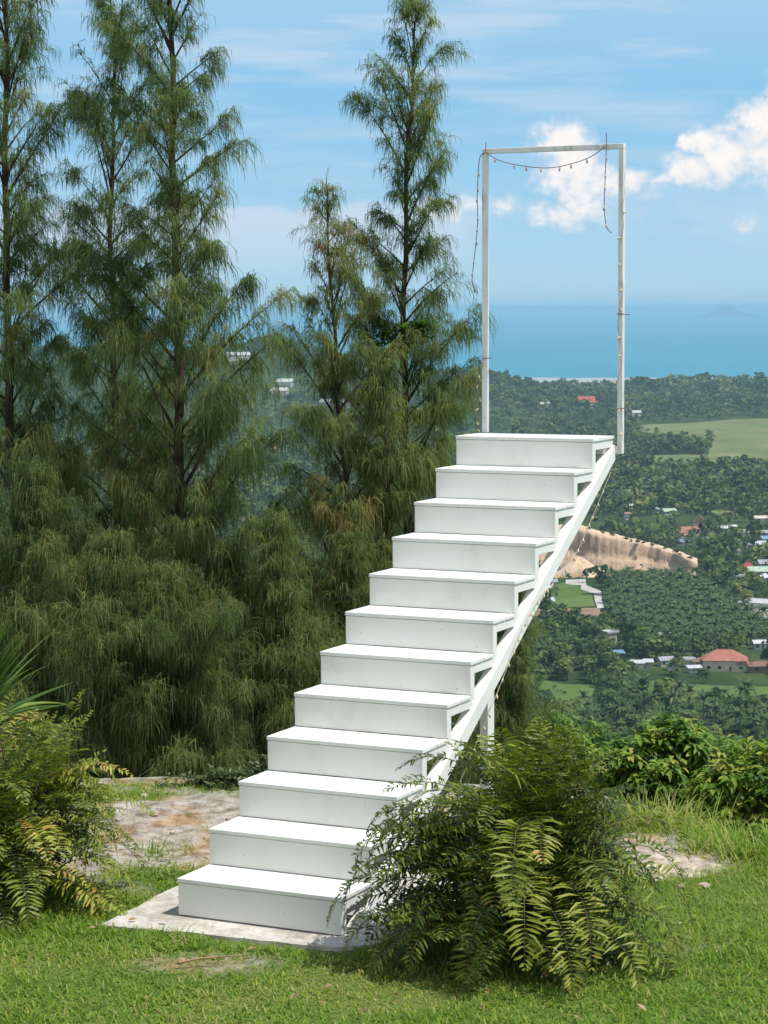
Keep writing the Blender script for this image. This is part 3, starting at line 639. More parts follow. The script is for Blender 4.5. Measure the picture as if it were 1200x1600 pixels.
# lone houses farther away
house(966, 762, 14, 9, 4, 'gable', BLUER, WALLW, .5, 'light blue roofed house in the forest right of the stringer')
house(987, 761, 9, 7, 4, 'gable', GREYR, WALLW, .5, 'blue grey house right of the light blue roof')
house(984, 772, 10, 6, 3, 'gable', GREENR, WALLW, 0, 'pale roofed house below the blue grey house')
house(851, 640, 16, 9, 5, 'gable', WHITER, WALLW, .3, 'white roofed house in the forest seen through the frame')
house(916, 638, 26, 14, 8, 'gable', RED, WALLW, .2, 'red roofed temple in the forest seen through the frame', 'temple', 'temple', rh=9)
house(994, 650, 16, 9, 5, 'gable', WHITER, WALLC, .3, 'white house in the forest just right of the frame')
for (u, v, w, cm, lb) in ((372, 562, 34, WHITER, 'large white villa on the wooded hill behind the casuarinas'), (446, 604, 22, WHITER, 'white villa on the hillside, higher of the two left of the yellowish casuarina'), (437, 618, 22, WALLW, 'white villa on the hillside, lower of the two left of the yellowish casuarina'), (524, 636, 42, GREYR, 'long grey villa on the hillside behind the yellowish casuarina')):
    d = dir_px(u, v); ks = np.arange(1500, 4300, 10.0); P = d[None] * ks[:, None] / d[1] + np.array([0, 0, CAM_H]); hit = np.argmax(P[:, 2] < H_far(P[:, 0], P[:, 1])); hit = hit if hit else len(ks) - 1
    house(u, v, w, 14, 7, 'gable', cm, WALLW, random.uniform(-.4, .4), lb, 'villa', 'villa', z=float(ks[hit]))
house(735, 638, 14, 9, 5, 'gable', WHITER, WALLW, .3, 'white house low on the wooded hill left of the frame')
house(716, 654, 14, 9, 4, 'gable', GREYR, WALLW, .1, 'grey house low on the wooded hill left of the frame')
house(652, 731, 22, 12, 6, 'hip', ORANGER, WALLC, .1, 'wide orange roofed hall glimpsed through the casuarinas beside the top steps', 'hall', 'hall')
house(418, 708, 20, 10, 5, 'gable', ORANGER, WALLC, .1, 'orange roofed house glimpsed between the casuarinas')
house(505, 723, 14, 8, 4, 'gable', WHITER, WALLW, .1, 'white roofed house glimpsed between the casuarinas')
house(262, 775, 26, 10, 4, 'gable', WHITER, WALLW, .1, 'white shed glimpsed left of the reddish casuarina trunk', 'shed', 'shed')
house(125, 790, 22, 10, 4, 'gable', GREYR, WALLW, .1, 'grey roofed shed glimpsed between the left casuarinas', 'shed', 'shed')
ground_poly('track', [(120, 678), (300, 672), (500, 666), (500, 670), (300, 677), (120, 683)], CONC_F, .3)

def build_valley_trees():
    x, y, r = scatter(); n = len(x); z = H_far(x, y); kind = rng.random(n); u, v = to_px(np.stack([x, y, z], 1))
    palmy = fbm(x * .004, y * .004 + 7, 77) ; is_palm = kind < np.where(palmy > .5, .42, .10)
    is_palm |= (v > 1085) & (v < 1170) & (u > 900) & (kind < .75)
    is_palm &= z < VALLEY_Z + 12
    scale = np.clip(np.exp(rng.normal(-.08, .30, n)), .45, 1.75) * np.where(r > 1700, 1.12, .9) * np.where((u > 985) & (r > 3900), 1.5, 1.0)
    broad = [crown_proto(190, rng.uniform(6.5, 11.5), rng.uniform(3.6, 6.4), 2, 8, .80, tn) for tn in (.12, .2, .3, .38, .45, .5, .58, .66, .75, .9)]
    palms = [palm_proto(rng.uniform(6, 9), 3.9, 20, 4, .36) for _ in range(4)]
    broad_lo = [crown_proto(42, rng.uniform(8, 11), rng.uniform(4.2, 5.4), 2, 6, 1.3, tn) for tn in (.15, .3, .4, .5, .6, .8)]
    palms_lo = [palm_proto(rng.uniform(6, 9), 3.9, 9, 2, .9) for _ in range(3)]
    bme = [np_mesh('broadleaf_tree', *p) for p in broad]; pme = [np_mesh('coconut_palm', *p) for p in palms]
    for m in bme: m.materials.append(FAR_LEAF); m.materials.append(TRUNK_FAR)
    for m in pme: m.materials.append(PALM_LEAF); m.materials.append(TRUNK_FAR)
    vis = (u > 745) & (u < 1215) & (v > 640) & (v < 1185)
    done = np.zeros(n, bool)
    for nm, sel, mes, lb, cat, grp in (
            ('broadleaf_tree', vis & ~is_palm, bme, 'dark green broadleaf tree in the valley forest below the viewpoint', 'tree', 'broadleaf trees of the valley forest'),
            ('coconut_palm', vis & is_palm, pme, 'coconut palm standing among the trees of the valley', 'palm tree', 'coconut palms of the valley')):
        ids = np.where(sel)[0]; ids = ids[np.argsort(r[ids])][:290]; done[ids] = True
        for i in ids:
            o = bpy.data.objects.new(nm, mes[int(rng.integers(len(mes)))]); COL.objects.link(o); o.location = (x[i], y[i], z[i]); s = scale[i]; o.scale = (s, s, s * rng.uniform(.85, 1.15)); o.rotation_euler = (0, 0, rng.uniform(0, 6.28))
            tag(o, lb, cat, grp)
    # scrub on the rim and along the foot of the cut bank
    for i in range(44):
        u_ = rng.uniform(885, 1095)
        if i % 2: p = on_z(u_, 905 + (u_ - 885) * .025 + rng.uniform(-9, 3), VALLEY_Z); zz = VALLEY_Z
        else:
            k_ = np.interp(u_, [870, 905, 935, 975, 1015, 1050, 1075, 1090], [826, 825, 832, 842, 851, 861, 872, 879]); p = at(u_, k_ + 1, 1352 - (u_ - 885) * .35); zz = p[2] - .6
        o = bpy.data.objects.new('broadleaf_tree', bme[int(rng.integers(len(bme)))]); COL.objects.link(o); s = rng.uniform(.28, .6) * (1.0 if i % 2 else .7); o.location = (p[0], p[1], zz); o.scale = (s * 1.3, s * 1.3, s); o.rotation_euler = (0, 0, rng.uniform(0, 6.28))
        tag(o, 'low scrub tree on the edge of the bare quarry bank', 'tree', 'scrub on the quarry bank')
    def bake(name, idx, protos, mats):
        Vs, Qs, Ts, Ms, b = [], [], [], [], 0; which = rng.integers(len(protos), size=len(idx))
        for k, (V, Q, T, mi) in enumerate(protos):
            ii = idx[which == k]
            if not len(ii): continue
            a = rng.uniform(0, 6.28, len(ii)); s = scale[ii]; c, sn = np.cos(a), np.sin(a)
            X = (V[None, :, 0] * c[:, None] - V[None, :, 1] * sn[:, None]) * s[:, None] + x[ii][:, None]
            Y = (V[None, :, 0] * sn[:, None] + V[None, :, 1] * c[:, None]) * s[:, None] + y[ii][:, None]
            Z = V[None, :, 2] * s[:, None] + z[ii][:, None]; m, nv = X.shape
            Vs.append(np.stack([X, Y, Z], -1).reshape(-1, 3)); Qs.append((Q[None] + (np.arange(m) * nv)[:, None, None] + b).reshape(-1, 4)); b += m * nv
            Ts.append(np.clip(T[None] + rng.normal(0, .22, m)[:, None], 0, 1).ravel()); Ms.append(np.tile(mi, m))
        return np.concatenate(Vs), np.concatenate(Qs), np.concatenate(Ts), np.concatenate(Ms)
    rest = ~done; near = r < 1250
    parts = []
    for sel, protos, leaf in ((rest & ~is_palm & near, broad, 0), (rest & ~is_palm & ~near, broad_lo, 0), (rest & is_palm & near, palms, 2), (rest & is_palm & ~near, palms_lo, 2)):
        idx = np.where(sel)[0]
        if len(idx):
            V, Q, T, mi = bake('forest', idx, protos, None); parts.append((V, Q, T, mi + leaf))
    b = 0; Qs = []
    for V, Q, T, mi in parts: Qs.append(Q + b); b += len(V)
    me = np_mesh('forest', np.concatenate([p[0] for p in parts]), np.concatenate(Qs), np.concatenate([p[2] for p in parts]), np.concatenate([p[3] for p in parts]))
    tag(link('forest', me, [FAR_LEAF, TRUNK_FAR, PALM_LEAF, TRUNK_FAR]), 'dark green forest of mixed trees and palms covering the valley floor', 'forest', kind='stuff')
    # oil palm plantation in rows
    ome = [np_mesh('oil_palm', *palm_proto(rng.uniform(3.5, 5), 5.2, 26, 5, .34, 0)) for _ in range(4)]
    for m in ome: m.materials.append(PALM_LEAF); m.materials.append(TRUNK_FAR)
    x0, y0 = PLANT.min(0); x1, y1 = PLANT.max(0); rows = int((y1 - y0) / 11.0); cnt = 0
    for j in range(rows, -1, -1):
        yy = y0 + j * 11.0
        for xx in np.arange(x0, x1, 7.8):
            X, Y = xx + (j % 2) * 3.9 + rng.uniform(-.6, .6), yy + rng.uniform(-.8, .8)
            if not inside(PLANT, np.array([X]), np.array([Y]))[0]: continue
            if to_px(np.array([[X, Y, VALLEY_Z]]))[0][0] > 1225: continue
            cnt += 1
            if cnt > 300: continue
            o = bpy.data.objects.new('oil_palm', ome[int(rng.integers(4))]); COL.objects.link(o); o.location = (X, Y, VALLEY_Z); s = rng.uniform(.85, 1.15); o.scale = (s, s, s); o.rotation_euler = (0, 0, rng.uniform(0, 6.28))
            tag(o, 'oil palm in the dense plantation below the quarry', 'palm tree', 'oil palms of the plantation')
    print('trees', n, 'palms', cnt)
build_valley_trees()

# ------------------------------------------------------------------ staircase
def build_stairs():
    t, r, r1 = ST['t'], ST['r'], ST['r1']; N = 12; W = 1.0
    root = empty('staircase', (ST['x'], ST['y'], 0), -ST['th'], 'white painted wooden staircase of twelve steps climbing to an empty platform', 'staircase')
    # local axes: x = across to the right, y = up the flight
    top_d = {i: t + .012 for i in range(1, N + 1)}; top_d[N] = .44
    for i in range(1, N + 1):
        a, z = (i - 1) * t, r1 + (i - 1) * r; d = top_d[i]; th = .022
        m = MB(); j = a - .012 + (d + .012) * .55
        m.box((-.003, a - .006, z - th), (W + .006, j - .003, z)); m.box((-.003, j + .003, z - th), (W + .006, a + d - .014, z - random.uniform(.0005, .002)))
        if i == N: pass
        m.build('tread', WHITE, root, .0025)
        zl = z - r if i > 1 else 0.004
        m = MB(); m.box((0, a, zl + .002), (W, a + .018, z - th - .004)); m.build('riser', WHITE, root, .002)
        # side frames of square bar: an upright behind the riser end and a rail under the tread
        for s in (0, 1):
            x0, x1 = (.002, .040) if s == 0 else (W - .040, W - .002)
            m = MB(); zb = zl - .04 if i > 1 else .004
            m.box((x0, a + .019, zb), (x1, a + .066, z - th - .001)); zr = z - th
            m.box((x0, a + .0665, zr - .058), (x1, a + (t + .018 if i < N else d - .03), zr - .001)); m.build('side_bracket', WHITE, root, .002)
    sl = r / t; L = N * t + .02
    for s in (0, 1):
        x0, x1 = (-.014, .055) if s == 0 else (W - .055, W + .018)
        m = MB(); a0, a1 = .02, N * t + .06
        def zt(a): return r1 - r - .068 + (a - .05) * sl
        dep = .105 / math.cos(math.atan(sl)); foot = .02 + (.004 - zt(.02)) / sl
        poly = [(max(a0, foot), .004), (a1, zt(a1)), (a1, zt(a1) - dep * .86), (max(a0, foot) + dep / sl, .004)]
        m.prism(poly, 0, x0, x1); m.build('stringer', WHITE, root, .004)
        m = MB(); m.box((x0 + .003 + (.03 if s else 0), .20, .002), (x1 + .03 if s else x1, .86, .05)); m.build('ground_rail', WHITE, root, .004)
    for s in (0, 1):
        ap = 2.02; zt_ = r1 - r - .035 + (ap - .05) * sl - .105 / math.cos(math.atan(sl)) + .03
        m = MB(); x0, x1 = (.01, .066) if s == 0 else (W - .066, W - .01)
        m.box((x0, ap, -1.2), (x1, ap + .10, zt_ - .02)); m.build('support_post', WHITE, root, .004)
        m = MB(); ap = 3.35; zt_ = r1 - r - .035 + (ap - .05) * sl - .105 / math.cos(math.atan(sl)) + .03
    return root
build_stairs()

def build_slab():
    m = MB(); pts = []
    poly = [(-.29, -.34), (.2, -.27), (.7, -.23), (1.06, -.19), (1.22, -.05), (1.30, .6), (1.28, 1.2), (1.2, 1.9), (.5, 2.1), (-.2, 1.9), (-.30, 1.1), (-.33, .5)]
    out = []
    for i, p in enumerate(poly):
        q = poly[(i + 1) % len(poly)]
        for k in range(6): u = k / 6; out.append((p[0] + (q[0] - p[0]) * u + random.uniform(-.012, .012), p[1] + (q[1] - p[1]) * u + random.uniform(-.012, .012)))
    P = [st_pt(s, a, 0) for s, a in out]
    m.add([(p[0], p[1], -.12) for p in P] + [(p[0], p[1], -.001) for p in P], [tuple(range(len(P), 2 * len(P)))[::-1]] + [(i, (i + 1) % len(P), len(P) + (i + 1) % len(P), len(P) + i)[::-1] for i in range(len(P))])
    mt, nt, o = new_mat('weathered_concrete'); b = nt.nodes.new('ShaderNodeBsdfPrincipled'); L = nt.links
    n1 = tex_noise(nt, 3.0, 7, .7, 'World'); n2 = tex_noise(nt, 30, 5, .6, 'World')
    c1 = ramp(nt, n1, [(.25, (.20, .16, .12)), (.40, (.42, .385, .33)), (.54, (.60, .57, .51)), (.75, (.70, .68, .62))]); c2 = ramp(nt, n2, [(.3, (.72, .70, .68)), (.6, (1, 1, 1))])
    mu = nt.nodes.new('ShaderNodeMix'); mu.data_type = 'RGBA'; mu.blend_type = 'MULTIPLY'; mu.inputs[0].default_value = 1; L.new(c1, mu.inputs[6]); L.new(c2, mu.inputs[7])
    L.new(mu.outputs[2], b.inputs['Base Color']); b.inputs['Roughness'].default_value = .9; L.new(bump(nt, n2, .5, .006), b.inputs['Normal']); L.new(b.outputs[0], o.inputs[0])
    ob = m.build('concrete_slab', mt); me = ob.data
    import bmesh
    bm = bmesh.new(); bm.from_mesh(me); bmesh.ops.recalc_face_normals(bm, faces=bm.faces); bm.to_mesh(me); bm.free()
    tag(ob, kind='structure')
build_slab()

# ------------------------------------------------------------------ empty door frame on the platform
FA, FZ0, FZ1 = 4.235, 2.31, 4.425
def build_frame():
    root = empty('door_frame', tuple(st_pt(0, FA, FZ0)), -ST['th'], 'tall empty white metal door frame standing on the top of the stairs', 'door frame')
    H = FZ1 - FZ0; xl, xr, s = .035, 1.045, .036
    m = MB(); m.box((xl - s / 2, -.022, .128), (xl + s / 2, .022, H - s - .001)); m.build('post', FRAME, root, .003)
    m = MB(); m.box((xr - s / 2, -.022, 0), (xr + s / 2, .022, H - s - .001)); m.build('post', FRAME, root, .003)
    m = MB(); m.box((xl - s / 2, -.022, H - s), (xr + s / 2, .022, H)); m.build('top_bar', FRAME, root, .003)
    m = MB(); m.box((xr - .12, -.028, .002), (xr - s / 2 - .001, .028, .05)); m.box((xr - .12, -.16, .006), (xr - .07, -.0285, .046)); m.build('foot_bracket', FRAME, root, .003)
build_frame()

# ------------------------------------------------------------------ strings of small bulbs
PALEW = plain('pale_wire', (.42, .38, .32), .6, .2, 20, .3); WIRE = plain('brown_wire', (.16, .09, .08), .6, .2, 20, .3); BULB = plain('amber_bulb', (.62, .50, .26), .25, .15, 20, .6); BULBD = plain('clear_bulb', (.40, .30, .26), .25, .2, 20, .6)
def catmull(P, n=8):
    P = [Vector(p) for p in P]; out = []
    for i in range(len(P) - 1):
        a, b, c, d = P[max(i - 1, 0)], P[i], P[i + 1], P[min(i + 2, len(P) - 1)]
        for k in range(n):
            u = k / n; out.append(.5 * ((2 * b) + (c - a) * u + (2 * a - 5 * b + 4 * c - d) * u * u + (3 * b - a - 3 * c + d) * u ** 3))
    return out + [P[-1]]
def light_string(pts, nb, label, bm, down=True, rad=.003, ends=(.05, .97), wm=None):
    pts = catmull(pts); o0 = pts[0]; root = empty('string_light', tuple(o0), 0, label, 'string lights', 'strings of small bulbs on the frame and stairs')
    P = [p - o0 for p in pts]; m = MB(); m.tube(P, rad, 5); m.build('wire', wm or WIRE, root)
    cum = [0]
    for a, b in zip(P, P[1:]): cum.append(cum[-1] + (b - a).length)
    for k in range(nb):
        l = cum[-1] * (ends[0] + (ends[1] - ends[0]) * (k + random.uniform(-.18, .18)) / max(1, nb - 1)); j = max(i for i in range(len(cum)) if cum[i] <= max(l, 0)); p = P[min(j, len(P) - 1)]
        if j + 1 < len(P): p = P[j].lerp(P[j + 1], (l - cum[j]) / max(1e-6, cum[j + 1] - cum[j]))
        d = Vector((random.uniform(-.3, .3), random.uniform(-.3, .3), -1)) if down else Vector((random.uniform(-1, 1), random.uniform(-.6, .1), random.uniform(-1, .3)))
        d.normalize(); m = MB(); m.tube([p, p + d * .011, p + d * .012, p + d * .021, p + d * .030, p + d * .035], [.003, .0035, .0055, .0068, .0045, .001], 8)
        m.build('bulb', bm, root, smooth=True)
    return root
def fr(u, w, z): return tuple(st_pt(u, FA + w, z))
light_string([fr(.055, -.036, 4.40), fr(.14, -.04, 4.345), fr(.30, -.04, 4.30), fr(.52, -.04, 4.275), (fr(.70, -.04, 4.300)), fr(.84, -.04, 4.345), fr(.935, -.036, 4.408)], 7, 'brown string of bulbs sagging under the top bar of the frame', BULBD, ends=(.1, .85))
light_string([fr(.943, -.036, 4.50), fr(.945, -.038, 4.405), fr(.94, -.045, 4.2), fr(.935, -.045, 4.0), fr(.95, -.045, 3.87), fr(.985, -.04, 3.82)], 5, 'short string of bulbs hanging free inside the right post', BULBD, ends=(.2, .9))
light_string([fr(.055, -.034, 4.47), fr(.045, -.034, 4.40), fr(.005, -.036, 4.35), fr(-.01, -.04, 4.1), fr(-.008, -.04, 3.9), fr(-.03, -.05, 3.65), fr(-.045, -.05, 3.50), fr(-.015, -.05, 3.42)], 9, 'string of bulbs hanging down outside the left post', BULBD, ends=(.2, .95))
light_string([fr(1.075, -.034, 4.05)] + [fr(1.048 + .020 * math.sin(k * 1.9), -.028 + .004 * math.cos(k), 4.0 - k * .135) for k in range(12)] + [fr(1.075, -.035, 2.40)], 10, 'string of bulbs wound down the right post of the frame', BULB, False, .002, wm=PALEW)
light_string([fr(.012, -.035, 2.95), fr(.0, -.04, 2.8), fr(.005, -.04, 2.62), fr(-.02, -.05, 2.5), fr(.0, -.05, 2.44)], 7, 'string of bulbs by the foot of the left post', BULB, False)
def sg(a, dz, w=.042): return tuple(st_pt(1.0 + w, a, ST['r1'] - ST['r'] - .035 + (a - .05) * ST['r'] / ST['t'] + dz))
light_string([sg(4.05, -.12), sg(3.75, -.20, .03), sg(3.4, -.24, .03), sg(3.0, -.16, .02), sg(2.75, -.06), sg(2.45, -.045), sg(2.15, -.12), sg(1.95, -.22, .02), sg(1.75, -.42, -.05), sg(1.6, -.55, -.1)], 26, 'string of amber bulbs drooping along the stair stringer', BULB, True, .0018, wm=PALEW)
def zip_tie(p, d, lb):
    m = MB(); q = Vector(p); m.tube([q, q + Vector(d)], .003, 5); m.tube([q + Vector((-.02, -.004, 0)), q + Vector((.02, -.004, .003))], .004, 5); o = m.build('cable_tie', WIRE)
    o.location = (0, 0, 0); tag(o, lb, 'cable tie', 'cable ties on the frame')
zip_tie(fr(1.045, -.035, 3.27), (.07, -.01, -.005), 'cable tie sticking out sideways halfway up the right post')
zip_tie(fr(.045, -.036, 2.96), (.05, 0, .004), 'cable tie round the left post at the height of the shoreline')
zip_tie(fr(1.045, -.036, 2.62), (.05, 0, .008), 'cable tie round the right post a little above the platform')

# ------------------------------------------------------------------ leaf and frond geometry
def blades(P, D, N_, L, W, droop):
    """folded pointed leaves: base P, direction D, face normal N_, length L, width W; returns verts and quads"""
    n = len(P); L = L[:, None]; W = W[:, None]; dr = droop[:, None]
    S = np.cross(D, N_); S /= np.linalg.norm(S, axis=1)[:, None] + 1e-9; U = np.cross(S, D)
    b = P; m = P + D * L * .45 + U * L * .02; l = m - S * W * .5 + U * W * .16; r = m + S * W * .5 + U * W * .16
    m2 = P + D * L * .8 - np.array([0, 0, 1.]) * dr * L * .22; l2 = m2 - S * W * .32 + U * W * .1; r2 = m2 + S * W * .32 + U * W * .1
    tp = P + D * L * .98 - np.array([0, 0, 1.]) * dr * L * .42
    V = np.stack([b, l, m, r, l2, m2, r2, tp], 1).reshape(-1, 3); k = (np.arange(n) * 8)[:, None]
    Q = [np.concatenate([k + np.array([[1, 4, 5, 2]]), k + np.array([[2, 5, 6, 3]])]), np.concatenate([k + np.array([[0, 1, 2]]), k + np.array([[0, 2, 3]]), k + np.array([[4, 7, 5]]), k + np.array([[5, 7, 6]])])]
    return V, Q
def frond(p0, azim, elev, length, curl, npair, leaf, width, T, tn, out, stems, age=0.0):
    n = 14; p = np.array(p0, float); e = elev; az = azim; pts = [p]; dirs = []
    for i in range(n):
        d = np.array([math.cos(az) * math.cos(e), math.sin(az) * math.cos(e), math.sin(e)]); dirs.append(d); p = p + d * length / n; pts.append(p)
        e -= curl / n * (.5 + 1.2 * i / n); az += rng.normal(0, .03)
        e = max(e, -1.45)
    pts = np.array(pts); dirs.append(dirs[-1]); dirs = np.array(dirs)
    stems.append(pts)
    us = np.linspace(.16, 1.0, npair); k = us * n; i0 = np.minimum(k.astype(int), n - 1); f = (k - i0)[:, None]
    P = pts[i0] * (1 - f) + pts[i0 + 1] * f; D = dirs[i0]
    side = np.array([-math.sin(azim), math.cos(azim), 0.]); side = np.repeat(side[None], npair, 0); side = side - D * (side * D).sum(1)[:, None]; side /= np.linalg.norm(side, axis=1)[:, None]
    Nn = np.cross(D, side); Nn = np.where(Nn[:, 2:3] < 0, -Nn, Nn) if abs(elev) < 1.2 else Nn
    prof = np.clip(np.sin(PI * (us * .88 + .10)) ** .65, .12, 1)
    for s in (-1, 1):
        fw = .12 + .38 * us[:, None] ** 2
        d = side * s + D * fw + Nn * rng.uniform(-.05, .45) + rng.normal(0, .13, (npair, 3)); d /= np.linalg.norm(d, axis=1)[:, None]
        keep = rng.random(npair) > .06
        nn = Nn + rng.normal(0, .22, (npair, 3))
        out.append((P[keep], d[keep], nn[keep], (leaf * prof * rng.uniform(.85, 1.12, npair))[keep], np.full(npair, width)[keep] * rng.uniform(.8, 1.15, keep.sum()), np.clip(rng.normal(.35 + age, .3, npair), 0, 1.6)[keep], np.clip(tn + rng.normal(0, .08, npair), 0, 1)[keep]))
def fern_bush(name, label, base, rx, ry, height, n, lean=(0, 0), tone=.35, extra=(), leaf=.128, width=.0122, spread=1.0):
    root = empty(name, tuple(base), 0, label, 'fern'); out = []; stems = []
    for i in range(n):
        a = rng.uniform(0, 2 * PI); q = rng.random() ** .6; hz = height * rng.uniform(.10, .74) * (1 - .25 * q)
        p = np.array([math.cos(a) * rx * q * .7, math.sin(a) * ry * q * .7, hz])
        aa = a + rng.normal(0, .55); el = rng.uniform(.40, 1.2) - .25 * q
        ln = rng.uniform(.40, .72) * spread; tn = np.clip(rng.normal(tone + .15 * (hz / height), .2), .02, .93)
        if rng.random() < .04: tn = rng.uniform(.85, 1)
        frond(p, aa, el, ln, rng.uniform(.8, 2.2), int(ln * 42), leaf * rng.uniform(.8, 1.15), width, 0, tn, out, stems, rng.uniform(0, .35))
    for i in range(int(n * .34)):     # upright fronds that make the top of the clump
        a = rng.uniform(0, 2 * PI); q = rng.random() ** .5; p = np.array([math.cos(a) * rx * q * .75 + .12 * rx, math.sin(a) * ry * q * .75, height * rng.uniform(.38, .74)])
        if p[0] < -.1 * rx: continue
        ln = rng.uniform(.38, .58); frond(p, rng.uniform(0, 2 * PI), rng.uniform(.8, 1.35), ln, rng.uniform(.3, 1.0), int(ln * 42), leaf * rng.uniform(.8, 1.1), width, 0, np.clip(rng.normal(tone + .08, .13), .05, .9), out, stems, 0)
    for (p, aa, el, ln, cu, tn) in extra: frond(np.array(p), aa, el, ln, cu, int(ln * 42), leaf * 1.05, width * 1.05, 0, tn, out, stems)
    A = [np.concatenate([o[k] for o in out]) for k in range(7)]
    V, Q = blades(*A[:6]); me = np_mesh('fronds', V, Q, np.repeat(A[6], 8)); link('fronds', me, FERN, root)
    m = MB()
    for pts in stems: m.tube(pts[::2], list(np.linspace(.0045, .0012, len(pts[::2]))), 4, False)
    for i in range(26):
        a = rng.uniform(0, 6.28); q = rng.random() * rx * .5; m.tube([(math.cos(a) * q * .4, math.sin(a) * q * .4, -.1), (math.cos(a) * q * 1.1, math.sin(a) * q * 1.1, height * rng.uniform(.35, .8))], [.010, .005], 5)
    m.build('stem', TWIG, root); return root
b = np.array([.64, 11.38, -.05])
ex = [((-.22, -.1, .58), PI - .05, .75, .82, 2.7, .55), ((-.25, -.15, .45), PI + .1, .45, .84, 1.9, .45), ((-.25, -.15, .30), PI + .2, .40, .86, 2.3, .38), ((-.2, -.05, .66), PI - .2, .8, .66, 2.1, .6), ((-.25, -.2, .22), PI + .35, .25, .70, 1.9, .42), ((-.25, -.15, .5), PI + .02, .6, .8, 2.4, .5), ((-.2, -.2, .36), PI + .3, .5, .6, 2.2, .55),
      ((.02, -.3, .55), -1.55, .25, .75, 2.3, .72), ((.12, -.3, .42), -1.35, .1, .70, 1.8, .68), ((.05, -.3, .75), -1.7, .5, .8, 2.6, .6), ((.2, -.28, .5), -1.2, .3, .72, 2.4, .75), ((-.1, -.3, .3), -1.9, .2, .5, 1.9, .5),
      ((.32, -.1, .3), -.35, .4, .74, 2.1, .5), ((.32, -.15, .22), -.6, .25, .72, 1.8, .55), ((.3, 0, .5), .05, .6, .78, 2.3, .5), ((.35, 0, .6), .2, .7, .74, 2.2, .55), ((.3, -.1, .45), -.15, .5, .82, 2.2, .62), ((.3, -.2, .35), -.45, .45, .78, 2.3, .45), ((.3, .1, .62), .1, .85, .72, 2.4, .4), ((.25, -.25, .25), -.9, .3, .66, 1.9, .6)]
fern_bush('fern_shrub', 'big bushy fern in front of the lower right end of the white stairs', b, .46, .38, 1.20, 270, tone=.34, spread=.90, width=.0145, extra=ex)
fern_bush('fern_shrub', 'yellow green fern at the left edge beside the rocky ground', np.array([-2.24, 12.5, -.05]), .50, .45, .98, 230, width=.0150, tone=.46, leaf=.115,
          extra=[((.3, 0, .62), -.15, .75, .55, 2.6, .75), ((.3, -.1, .5), -.2, .55, .5, 2.3, .7), ((.35, -.15, .35), -.35, .35, .5, 1.9, .6), ((.3, -.2, .2), -.5, .25, .5, 1.7, .85), ((.35, 0, .7), .1, .9, .5, 2.6, .7)])

def strap_plant():
    root = empty('strap_leaf_plant', tuple(at(-32, 1138, 13.2)), 0, 'plant with long pointed strap leaves behind the left fern', 'plant')
    V, Q, T = [], [], []
    for i in range(40):
        fan = rng.uniform(-.15, 1.9) if i < 26 else rng.uniform(1.2, 3.3); a = rng.normal(0, .45) if fan < PI / 2 else PI + rng.normal(0, .45); e = fan if fan < PI / 2 else PI - fan
        L = rng.uniform(.50, .80); w = rng.uniform(.028, .042); tn = np.clip(rng.normal(.5, .2), 0, 1); p = np.array([0, 0, 0.]); sd = np.array([-math.sin(a), math.cos(a), 0]); b0 = len(V); n = 7; cu = rng.uniform(.15, .7)
        for k in range(n + 1):
            u = k / n; ww = w * min(1, .5 + 2.5 * u) * (1 - u ** 2.2) + .001
            up = np.array([-math.cos(a) * math.sin(e), -math.sin(a) * math.sin(e), math.cos(e)])
            V += [p - sd * ww + up * ww * .45, p, p + sd * ww + up * ww * .45]; T += [tn] * 3
            p = p + np.array([math.cos(a) * math.cos(e), math.sin(a) * math.cos(e), math.sin(e)]) * L / n; e -= cu / n
        for k in range(n): Q += [(b0 + 3 * k, b0 + 3 * k + 3, b0 + 3 * k + 4, b0 + 3 * k + 1), (b0 + 3 * k + 1, b0 + 3 * k + 4, b0 + 3 * k + 5, b0 + 3 * k + 2)]
    link('leaves', np_mesh('leaves', V, np.array(Q), T), STRAP, root)
    m = MB(); m.tube([(0, 0, -1.25), (.02, 0, -.6), (0, 0, .03)], [.035, .03, .025], 7); m.build('stem', TWIG, root)
strap_plant()

